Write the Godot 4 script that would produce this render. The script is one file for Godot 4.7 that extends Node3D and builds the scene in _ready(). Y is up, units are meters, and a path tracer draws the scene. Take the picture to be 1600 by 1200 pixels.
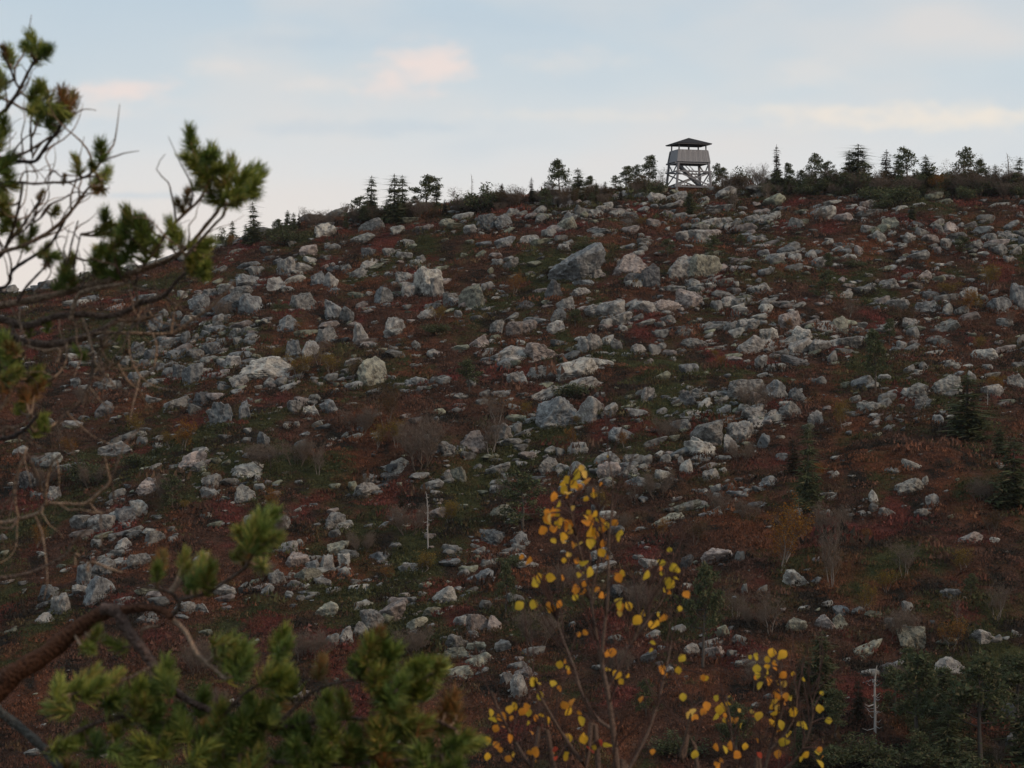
extends Node3D

# ---------------------------------------------------------------- setting out
const F := 3600.0          # focal length in photograph pixels (1600 x 1200)
const CX := 800.0
const CY := 600.0          # row of the level horizon
var rng := RandomNumberGenerator.new()
var n_low := FastNoiseLite.new()
var n_mid := FastNoiseLite.new()
var n_fine := FastNoiseLite.new()
var n_patch := FastNoiseLite.new()
var taken := {}
var skirts := []          # where heath grows up against the boulders
var M := {}

# rows of the bare ridge against the sky, by photograph column
var RIDGE := [[-900, 520], [-300, 490], [0, 468], [100, 446], [330, 402], [400, 382], [480, 356], [560, 346], [640, 336], [720, 326], [820, 319], [920, 311], [1000, 303], [1070, 298], [1200, 294], [1350, 298], [1500, 301], [1600, 302], [2000, 310], [2700, 330]]
const TOWER_AT := Vector2(21.4, -279.0)
const TOWER_GROUND := 23.6


class MB:
	var v := PackedVector3Array()
	var n := PackedVector3Array()
	var c := PackedColorArray()
	var idx := PackedInt32Array()
	var col := Color(1, 1, 1)

	func tri(a: Vector3, b: Vector3, d: Vector3) -> void:
		var k := v.size()
		v.push_back(a); v.push_back(b); v.push_back(d)
		c.push_back(col); c.push_back(col); c.push_back(col)
		idx.push_back(k); idx.push_back(k + 1); idx.push_back(k + 2)

	func quad(a: Vector3, b: Vector3, d: Vector3, e: Vector3) -> void:
		tri(a, b, d)
		tri(a, d, e)

	# clockwise from outside
	func face(a: Vector3, b: Vector3, d: Vector3, e: Vector3, out: Vector3) -> void:
		if (b - a).cross(d - a).dot(out) > 0.0:
			quad(a, e, d, b)
		else:
			quad(a, b, d, e)

	func box(t: Transform3D, s: Vector3) -> void:
		var h := s * 0.5
		for ax in 3:
			for sg in [-1.0, 1.0]:
				var o := Vector3.ZERO
				o[ax] = h[ax] * sg
				var p := Vector3.ZERO
				p[(ax + 1) % 3] = h[(ax + 1) % 3]
				var q := Vector3.ZERO
				q[(ax + 2) % 3] = h[(ax + 2) % 3]
				face(t * (o - p - q), t * (o + p - q), t * (o + p + q), t * (o - p + q), t.basis * o)

	func beam(a: Vector3, b: Vector3, w: float, h: float) -> void:
		var z := (b - a).normalized()
		var up := Vector3.UP if absf(z.y) < 0.95 else Vector3.RIGHT
		var x := up.cross(z).normalized()
		var y := z.cross(x)
		box(Transform3D(Basis(x, y, z), (a + b) * 0.5), Vector3(w, h, a.distance_to(b)))

	# smooth tube; needs normals, so keep it in a builder of tubes only
	func tube(pts: Array, rad: Array, sides: int) -> void:
		var k := v.size()
		var m := pts.size()
		var ref := Vector3(0.31, 0.17, 0.93).normalized()
		for i in m:
			var p: Vector3 = pts[i]
			var a: Vector3 = pts[maxi(0, i - 1)]
			var b: Vector3 = pts[mini(m - 1, i + 1)]
			var t := (b - a).normalized()
			var x := ref.cross(t)
			if x.length() < 0.05:
				x = Vector3.RIGHT.cross(t)
			x = x.normalized()
			var y := t.cross(x)
			for s in sides:
				var g := TAU * s / sides
				var o := x * cos(g) + y * sin(g)
				v.push_back(p + o * float(rad[i]))
				n.push_back(o)
				c.push_back(col)
		for i in m - 1:
			for s in sides:
				var s2 := (s + 1) % sides
				var a0 := k + i * sides + s
				var a1 := k + i * sides + s2
				var b0 := a0 + sides
				var b1 := a1 + sides
				idx.append_array(PackedInt32Array([a0, a1, b1, a0, b1, b0]) if (v[a1] - v[a0]).cross(v[b1] - v[a0]).dot(n[a0]) < 0.0 else PackedInt32Array([a0, b1, a1, a0, b0, b1]))

	func mesh(mat: Material, colors := false) -> ArrayMesh:
		var a := []
		a.resize(Mesh.ARRAY_MAX)
		a[Mesh.ARRAY_VERTEX] = v
		if n.size() == v.size():
			a[Mesh.ARRAY_NORMAL] = n
		if colors:
			a[Mesh.ARRAY_COLOR] = c
		a[Mesh.ARRAY_INDEX] = idx
		var r := ArrayMesh.new()
		r.add_surface_from_arrays(Mesh.PRIMITIVE_TRIANGLES, a)
		r.surface_set_material(0, mat)
		return r


# ---------------------------------------------------------------- objects
func numbered(called: String) -> String:
	if not taken.has(called):
		taken[called] = 0
		return called
	taken[called] += 1
	return "%s_%03d" % [called, taken[called]]


func tag(o: Node, label: String, category: String, group := "", kind := "") -> void:
	o.set_meta("label", label)
	o.set_meta("category", category)
	if group:
		o.set_meta("group", group)
	if kind:
		o.set_meta("kind", kind)


func thing(called: String, label: String, category: String, at: Vector3, group := "") -> Node3D:
	var o := Node3D.new()
	o.name = numbered(called)
	add_child(o)
	o.position = at
	tag(o, label, category, group)
	return o


func part(called: String, m: Mesh, parent: Node) -> MeshInstance3D:
	var o := MeshInstance3D.new()
	o.name = called
	o.mesh = m
	parent.add_child(o, true)
	return o


func rough(c: Color, roughness := 0.9) -> StandardMaterial3D:
	var m := StandardMaterial3D.new()
	m.albedo_color = c.linear_to_srgb()
	m.roughness = roughness
	m.metallic_specular = 0.25
	return m


func noise_bytes(sz: int, freq: float, oct: int, sd: int, kind := FastNoiseLite.TYPE_SIMPLEX_SMOOTH) -> PackedByteArray:
	var f := FastNoiseLite.new()
	f.noise_type = kind
	f.seed = sd
	f.frequency = freq
	f.fractal_octaves = oct
	if oct == 1:
		f.fractal_type = FastNoiseLite.FRACTAL_NONE
	var im := f.get_seamless_image(sz, sz, false, false, 0.2)
	im.convert(Image.FORMAT_L8)
	return im.get_data()


# two-colour speckle over patches, given as linear colours
func speckle(sz: int, sd: int, pal: Array, fa: float, fb: float) -> ImageTexture:
	var a := noise_bytes(sz, fa, 4, sd)
	var b := noise_bytes(sz, fb, 3, sd + 7)
	var g := noise_bytes(sz, 0.21, 2, sd + 13)
	var out := PackedByteArray()
	out.resize(sz * sz * 3)
	for i in sz * sz:
		var x := a[i] / 255.0
		var y := b[i] / 255.0
		var z := g[i] / 255.0
		var col: Color = pal[0].lerp(pal[1], smoothstep(0.35, 0.65, x * 0.7 + z * 0.3))
		col = col.lerp(pal[2], smoothstep(0.56, 0.66, y * 0.8 + z * 0.2))
		col = col.lerp(pal[3], smoothstep(0.43, 0.36, y * 0.75 + z * 0.25) * 0.85)
		col = col * (0.82 + 0.36 * z)
		col = col.linear_to_srgb()
		out[i * 3] = clampi(int(col.r * 255.0), 0, 255)
		out[i * 3 + 1] = clampi(int(col.g * 255.0), 0, 255)
		out[i * 3 + 2] = clampi(int(col.b * 255.0), 0, 255)
	return ImageTexture.create_from_image(Image.create_from_data(sz, sz, false, Image.FORMAT_RGB8, out))


func grey_tex(sz: int, freq: float, oct: int, sd: int) -> ImageTexture:
	return ImageTexture.create_from_image(Image.create_from_data(sz, sz, false, Image.FORMAT_L8, noise_bytes(sz, freq, oct, sd)))


func triplanar(m: StandardMaterial3D, tex: Texture2D, scale: float, bump: Texture2D = null, cm := 0.0) -> StandardMaterial3D:
	m.albedo_texture = tex
	m.uv1_triplanar = true
	m.uv1_world_triplanar = true
	m.uv1_scale = Vector3.ONE * scale
	m.uv1_triplanar_sharpness = 3.0
	if bump:
		m.heightmap_enabled = true
		m.heightmap_texture = bump
		m.heightmap_scale = cm
	return m


# ---------------------------------------------------------------- terrain
func ridge_height(x: float) -> float:
	var px := x / 280.0 * F + CX
	if px <= RIDGE[0][0]:
		return (CY - RIDGE[0][1]) / F * 280.0
	for i in RIDGE.size() - 1:
		if px < RIDGE[i + 1][0]:
			var t: float = (px - RIDGE[i][0]) / (RIDGE[i + 1][0] - RIDGE[i][0])
			return (CY - lerpf(RIDGE[i][1], RIDGE[i + 1][1], t)) / F * 280.0
	return (CY - RIDGE[-1][1]) / F * 280.0


func height(x: float, z: float) -> float:
	var d := -z
	var t := 280.0 - d
	var s := 0.30
	var b := 0.10
	var w := 12.0
	var hill := ridge_height(x) - ((s - b) * 0.5 * t + (s + b) * 0.5 * (sqrt(t * t + w * w) - w))
	var bump := n_low.get_noise_2d(x, z) * 2.2 + n_mid.get_noise_2d(x, z) * 0.75 + n_fine.get_noise_2d(x, z) * 0.22
	hill += bump * smoothstep(70.0, 130.0, d)
	hill = maxf(hill, -45.0) if d > 280.0 else hill
	var near := -1.6 - 0.33 * maxf(d, -20.0) + n_mid.get_noise_2d(x, z) * 0.3 * smoothstep(8.0, 30.0, d)
	near = maxf(near, -60.0)
	var h := maxf(hill, near)
	var k := 8.0 - absf(hill - near)
	if k > 0.0:
		h += k * k / 32.0
	var q := Vector2(x, z).distance_to(TOWER_AT)
	if q < 9.0:
		h = lerpf(TOWER_GROUND - 0.1 + 0.18 * (d - 279.0), h, smoothstep(3.5, 9.0, q))
	return h


# first ground point along the view through a photograph pixel; a pixel above the ridge gets the ridge point below it
func ground_at(px: float, py: float) -> Vector3:
	var ux := (px - CX) / F
	var uy := (CY - py) / F
	var last := 98.0
	var best := 1e9
	var best_d := 280.0
	var d := 100.0
	while d < 300.0:
		var g := height(ux * d, -d) - uy * d
		if g > 0.0:
			var lo := last
			var hi := d
			for i in 8:
				var m := (lo + hi) * 0.5
				if height(ux * m, -m) - uy * m > 0.0:
					hi = m
				else:
					lo = m
			return Vector3(ux * hi, height(ux * hi, -hi), -hi)
		if -g < best and d > 200.0:
			best = -g
			best_d = d
		last = d
		d += 1.2
	return Vector3(ux * best_d, height(ux * best_d, -best_d), -best_d)


func steps(dense_a: float, dense_b: float, step: float, lo: float, hi: float) -> PackedFloat32Array:
	var a := PackedFloat32Array()
	var x := dense_a
	while x < dense_b:
		a.push_back(x)
		x += step
	var st := step
	while x < hi:
		a.push_back(x)
		st *= 1.22
		x += st
	a.push_back(hi)
	x = dense_a
	st = step
	var front := PackedFloat32Array()
	while true:
		st *= 1.22
		x -= st
		if x <= lo:
			break
		front.push_back(x)
	front.push_back(lo)
	front.reverse()
	front.append_array(a)
	return front


func heath_color(x: float, z: float) -> Color:
	var a := n_patch.get_noise_2d(x, z * 0.6)
	var b := n_patch.get_noise_2d(x * 2.7 + 300.0, z * 1.5)
	var c2 := n_patch.get_noise_2d(x * 0.45 - 500.0, z * 0.3)
	var c := Color(0.082, 0.045, 0.033)
	c = c.lerp(Color(0.125, 0.054, 0.032), smoothstep(0.0, 0.5, a))
	c = c.lerp(Color(0.050, 0.051, 0.024), smoothstep(-0.03, 0.30, b * 0.7 + c2 * 0.6))
	c = c.lerp(Color(0.130, 0.034, 0.032), smoothstep(0.24, 0.54, -a * 0.8 + b * 0.5) * 0.72)
	c = c.lerp(Color(0.030, 0.025, 0.020), smoothstep(0.18, 0.45, -b))
	return c


func build_terrain() -> void:
	var xs := steps(-62.0, 62.0, 0.7, -2600.0, 2600.0)
	var zs := steps(-300.0, -120.0, 0.7, -2600.0, 900.0)
	var mb := MB.new()
	var nx := xs.size()
	var nz := zs.size()
	mb.v.resize(nx * nz)
	mb.n.resize(nx * nz)
	mb.c.resize(nx * nz)
	for j in nz:
		for i in nx:
			mb.v[j * nx + i] = Vector3(xs[i], height(xs[i], zs[j]), zs[j])
			mb.c[j * nx + i] = heath_color(xs[i], zs[j])
	for j in nz:
		for i in nx:
			var a := mb.v[j * nx + maxi(i - 1, 0)]
			var b := mb.v[j * nx + mini(i + 1, nx - 1)]
			var c := mb.v[maxi(j - 1, 0) * nx + i]
			var d := mb.v[mini(j + 1, nz - 1) * nx + i]
			mb.n[j * nx + i] = (d - c).cross(b - a).normalized()
	for j in nz - 1:
		for i in nx - 1:
			var k := j * nx + i
			mb.idx.append_array(PackedInt32Array([k, k + 1, k + nx + 1, k, k + nx + 1, k + nx]))
	var m := StandardMaterial3D.new()
	m.vertex_color_use_as_albedo = true
	m.roughness = 1.0
	m.metallic_specular = 0.1
	triplanar(m, speckle(512, 31, [Color(0.75, 0.72, 0.7), Color(1.0, 1.0, 0.95), Color(0.9, 0.8, 0.75), Color(0.5, 0.5, 0.5)], 0.02, 0.05), 0.16, grey_tex(512, 0.05, 4, 5), 12.0)
	var o := part("ground", mb.mesh(m, true), self)
	o.set_meta("kind", "structure")
	o.set_meta("label", "fell slope of red and brown autumn heath")


func ground_cover() -> void:
	var mb := MB.new()
	var r := RandomNumberGenerator.new()
	r.seed = 5
	for k in 46:
		var a := r.randf() * TAU
		var q := sqrt(r.randf()) * 0.5
		var base := Vector3(cos(a) * q, 0.26 * (1.0 - q * q * 3.0) * r.randf_range(0.25, 1.0), sin(a) * q)
		var s := r.randf_range(0.05, 0.12)
		var u := Vector3(r.randfn(), r.randfn() * 0.5, r.randfn()).normalized() * s
		var w := Vector3(r.randfn() * 0.4, absf(r.randfn()) + 0.5, r.randfn() * 0.4).normalized() * s * 1.3
		var g := r.randf_range(0.6, 1.35)
		mb.col = Color(g, g, g)
		mb.tri(base - u * 0.5, base + u * 0.5, base + w)
	var m := StandardMaterial3D.new()
	m.vertex_color_use_as_albedo = true
	m.roughness = 1.0
	m.metallic_specular = 0.1
	var mm := MultiMesh.new()
	mm.transform_format = MultiMesh.TRANSFORM_3D
	mm.use_colors = true
	mm.mesh = mb.mesh(m, true)
	r.seed = 77
	var count := 115000 + skirts.size()
	mm.instance_count = count
	for k in count:
		var d := sqrt(lerpf(100.0 * 100.0, 292.0 * 292.0, r.randf()))
		var x := r.randf_range(-0.245, 0.245) * d
		var hug := k < skirts.size()
		if hug:
			x = skirts[k].x
			d = -skirts[k].z
		var p := Vector3(x, height(x, -d) - 0.04, -d)
		var s := (0.62 if hug else 0.72) * exp(r.randfn() * (0.3 if hug else 0.45))
		var bs := Basis(Vector3.UP, r.randf() * TAU).scaled(Vector3(s, s * r.randf_range(0.6, 1.3), s))
		mm.set_instance_transform(k, Transform3D(bs, p))
		var c := heath_color(x + r.randfn() * 0.6, -d + r.randfn() * 0.8) * r.randf_range(0.85, 1.75)
		c.a = 1.0
		mm.set_instance_color(k, c)
	var o := MultiMeshInstance3D.new()
	o.name = "heath_ground_cover"
	o.multimesh = mm
	add_child(o)
	tag(o, "low red and brown dwarf shrubs covering the fell slope", "heath", "", "stuff")


# ---------------------------------------------------------------- sky
func sky_color(az: float, el: float, ns: FastNoiseLite) -> Color:
	var e := rad_to_deg(el)
	var stops := [[-2.0, Color8(238, 228, 220)], [2.6, Color8(238, 229, 221)], [4.0, Color8(230, 226, 222)], [5.5, Color8(221, 223, 224)], [7.5, Color8(206, 216, 222)], [9.5, Color8(192, 208, 220)], [14.0, Color8(188, 206, 219)], [30.0, Color8(186, 204, 219)], [90.0, Color8(184, 202, 218)]]
	var c: Color = stops[0][1]
	for i in stops.size() - 1:
		if e >= stops[i][0]:
			c = stops[i][1].lerp(stops[i + 1][1], clampf((e - stops[i][0]) / (stops[i + 1][0] - stops[i][0]), 0.0, 1.0))
	if e < -2.0:
		return Color8(70, 66, 60).srgb_to_linear()
	var deg := rad_to_deg(az)
	var near_horizon := 1.0 / (1.0 + maxf(e, 0.0) * 0.05)
	var pole := clampf(cos(el) * 1.6, 0.0, 1.0)
	var px := cos(az) * 57.0 * cos(el)
	var py := sin(az) * 57.0 * cos(el)
	var st := ns.get_noise_3d(px * 0.45, py * 0.45, e * 2.6 * near_horizon + 40.0)
	var st2 := ns.get_noise_3d(px * 1.1 + 90.0, py * 1.1, e * 5.5 * near_horizon)
	var puff := ns.get_noise_3d(px * 0.8 + 200.0, py * 0.8 + 30.0, e * 1.6 * near_horizon)
	var cream := Color8(231, 222, 216)
	c = c.lerp(cream, clampf(st * 1.0 + st2 * 0.75, 0.0, 0.65) * pole)
	c = c.lerp(Color8(186, 204, 219), clampf(-st * 0.7 - st2 * 0.45, 0.0, 0.5) * smoothstep(3.0, 5.5, e) * pole)
	c = c.lerp(Color8(232, 220, 216), smoothstep(0.22, 0.6, puff) * 0.55 * smoothstep(5.0, 6.5, e) * pole)
	# the clouds that stand over this hill: [column, row, half width, half height, share, warm]
	if absf(deg) < 16.0:
		var x := tan(az) * F + CX
		var y := CY - tan(el) / cos(az) * F
		var wob := ns.get_noise_2d(x * 0.10, y * 0.30) * 0.9 + ns.get_noise_2d(x * 0.30 + 70.0, y * 0.7) * 0.5
		for k in [[658, 104, 74, 34, 1.0, 1.0], [690, 96, 34, 20, 0.6, 1.0], [615, 140, 56, 22, 0.6, 1.0], [205, 140, 66, 18, 0.95, 1.0], [140, 150, 70, 14, 0.45, 1.0], [355, 106, 60, 16, 0.4, 0.9], [500, 132, 52, 22, 0.45, 0.9], [890, 96, 90, 22, 0.32, 0.8], [1265, 116, 60, 24, 0.34, 0.8], [1480, 183, 230, 20, 0.95, 0.4], [1240, 176, 150, 13, 0.5, 0.5], [900, 180, 170, 10, 0.35, 0.5], [120, 172, 150, 16, 0.4, 0.9]]:
			var q := Vector2((x - k[0]) / k[2], (y - k[1]) / k[3]).length() + wob * 0.75
			var share: float = smoothstep(1.45, 0.05, q) * k[4]
			c = c.lerp(Color8(236, 225, 219).lerp(Color8(241, 234, 219), 1.0 - k[5]) if k[5] < 0.95 else Color8(236, 223, 218), share)
		for k in [[215, 305, 60, 6, 0.5], [560, 200, 190, 14, 0.3], [760, 32, 260, 22, 0.25], [470, 66, 180, 14, 0.3]]:
			var q := Vector2((x - k[0]) / k[2], (y - k[1]) / k[3]).length() + wob * 0.6
			c = c.lerp(Color8(186, 203, 217), smoothstep(1.3, 0.2, q) * k[4])
	return c.srgb_to_linear()


func build_sky() -> Sky:
	var ns := FastNoiseLite.new()
	ns.seed = 12
	ns.frequency = 0.09
	ns.fractal_octaves = 4
	var w := 4096
	var h := 2048
	var lw := 512
	var lh := 256
	var low := Image.create(lw, lh, false, Image.FORMAT_RGBF)
	for j in lh:
		for i in lw:
			low.set_pixel(i, j, sky_color(wrapf((i + 0.5) / lw * TAU, -PI, PI), (0.5 - (j + 0.5) / lh) * PI, ns))
	low.resize(w, h, Image.INTERPOLATE_BILINEAR)
	var i1 := int(w * 17.0 / 360.0)
	var j0 := int(h * (0.5 - 14.0 / 180.0))
	var j1 := int(h * 0.5)
	for j in range(j0, j1):
		for i in range(-i1, i1):
			low.set_pixel(posmod(i, w), j, sky_color((i + 0.5) / w * TAU, (0.5 - (j + 0.5) / h) * PI, ns))
	var pm := PanoramaSkyMaterial.new()
	pm.panorama = ImageTexture.create_from_image(low)
	var sky := Sky.new()
	sky.sky_material = pm
	return sky


# ---------------------------------------------------------------- boulders
func ico(sub: int) -> Array:
	var t := (1.0 + sqrt(5.0)) / 2.0
	var v := [Vector3(-1, t, 0), Vector3(1, t, 0), Vector3(-1, -t, 0), Vector3(1, -t, 0), Vector3(0, -1, t), Vector3(0, 1, t), Vector3(0, -1, -t), Vector3(0, 1, -t), Vector3(t, 0, -1), Vector3(t, 0, 1), Vector3(-t, 0, -1), Vector3(-t, 0, 1)]
	for i in v.size():
		v[i] = v[i].normalized()
	var f := [0, 11, 5, 0, 5, 1, 0, 1, 7, 0, 7, 10, 0, 10, 11, 1, 5, 9, 5, 11, 4, 11, 10, 2, 10, 7, 6, 7, 1, 8, 3, 9, 4, 3, 4, 2, 3, 2, 6, 3, 6, 8, 3, 8, 9, 4, 9, 5, 2, 4, 11, 6, 2, 10, 8, 6, 7, 9, 8, 1]
	for s in sub:
		var mid := {}
		var g := []
		for k in range(0, f.size(), 3):
			var m := []
			for e in [[0, 1], [1, 2], [2, 0]]:
				var a: int = f[k + e[0]]
				var b: int = f[k + e[1]]
				var key := mini(a, b) * 100000 + maxi(a, b)
				if not mid.has(key):
					mid[key] = v.size()
					v.push_back(((v[a] + v[b]) * 0.5).normalized())
				m.push_back(mid[key])
			g.append_array([f[k], m[0], m[2], f[k + 1], m[1], m[0], f[k + 2], m[2], m[1], m[0], m[1], m[2]])
		f = g
	return [v, f]


func rock_mesh(sd: int, sub: int, sharp: float, planes: int, smooth := false) -> ArrayMesh:
	var r := RandomNumberGenerator.new()
	r.seed = sd
	var ns := FastNoiseLite.new()
	ns.seed = sd
	ns.frequency = 1.0
	ns.fractal_octaves = 3
	var cell := FastNoiseLite.new()
	cell.seed = sd + 5
	cell.noise_type = FastNoiseLite.TYPE_CELLULAR
	cell.cellular_return_type = FastNoiseLite.RETURN_CELL_VALUE
	cell.frequency = 1.0
	cell.domain_warp_enabled = true
	cell.domain_warp_amplitude = 0.3
	cell.domain_warp_frequency = 1.2
	var cuts := []
	for k in planes:
		var d := Vector3(r.randfn(), r.randfn() * 0.8, r.randfn()).normalized()
		cuts.push_back([d, r.randf_range(0.52, 1.0)])
	cuts.push_back([Vector3(r.randfn() * 0.25, 1, r.randfn() * 0.25).normalized(), r.randf_range(0.55, 0.9)])
	var blocky := r.randf_range(0.04, 0.16) * (1.0 if sub > 2 else 0.4)
	var cs := r.randf_range(0.9, 1.7)
	var shape := ico(sub)
	var mb := MB.new()
	for d: Vector3 in shape[0]:
		var s := pow(0.80, sharp)
		for c in cuts:
			var q: float = maxf(0.0, d.dot(c[0])) / c[1]
			s += pow(q, sharp)
		var rad := pow(s, -1.0 / sharp)
		rad *= 1.0 + 0.13 * ns.get_noise_3dv(d * 1.5) + 0.07 * ns.get_noise_3dv(d * 4.5 + Vector3(9, 3, 1))
		rad *= 1.0 + blocky * cell.get_noise_3dv(d * cs + Vector3(4, 2, 7))
		mb.v.push_back(d * rad)
	var nrm := PackedVector3Array()
	nrm.resize(mb.v.size())
	var f: Array = shape[1]
	for k in range(0, f.size(), 3):
		var a: int = f[k]
		var b: int = f[k + 1]
		var e: int = f[k + 2]
		var g := (mb.v[b] - mb.v[a]).cross(mb.v[e] - mb.v[a])
		if g.dot(mb.v[a]) > 0.0:
			var sw := b
			b = e
			e = sw
		else:
			g = -g
		mb.idx.append_array(PackedInt32Array([a, b, e]))
		nrm[a] += g
		nrm[b] += g
		nrm[e] += g
	if smooth:
		for i in nrm.size():
			nrm[i] = nrm[i].normalized()
		mb.n = nrm
	# fit to a box of two units
	var lo := mb.v[0]
	var hi := mb.v[0]
	for p in mb.v:
		lo = lo.min(p)
		hi = hi.max(p)
	for i in mb.v.size():
		mb.v[i] = (mb.v[i] - (lo + hi) * 0.5) / ((hi - lo) * 0.5)
	return mb.mesh(null)


# landmark places in the photograph that boulder labels refer to
const NEAR := [[1070, 335, "below the lookout tower"], [905, 430, "beside the dark wedge boulder"], [1085, 440, "around the twin domed boulders"], [420, 600, "around the pale dome boulder"], [580, 610, "near the cracked round boulder"], [890, 640, "around the slanting layered ledge"], [1130, 690, "around the cracked blocky pile"], [665, 850, "near the tall white snag"], [1300, 545, "in the rocky pile beside the lone pine"], [1510, 650, "near the wide dark spruce"], [1262, 750, "near the slender spruce"], [1221, 880, "near the orange-crowned birch"], [900, 850, "behind the yellow birch leaves"], [170, 930, "behind the reddish pine limb"], [130, 620, "behind the dead pine twigs"], [330, 500, "on the steep rocky shoulder"], [600, 365, "under the skyline spruces"], [1400, 345, "under the skyline pines"], [700, 1010, "near the mossy ramp slabs"], [1450, 1110, "among the lowest dark pines"], [1430, 790, "in the open red heath"], [285, 700, "by the orange-leaved shrub"], [660, 900, "by the yellow bush under the snag"], [655, 440, "around the arched outcrop"], [1000, 485, "around the long weathered ledge"], [540, 850, "in the pile below the bare birches"], [1120, 1000, "by the pine with a bare stem"], [1480, 470, "by the yellow-brown birch"], [760, 700, "near the leaning bare birch"], [430, 440, "above the steep rocky shoulder"]]

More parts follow.
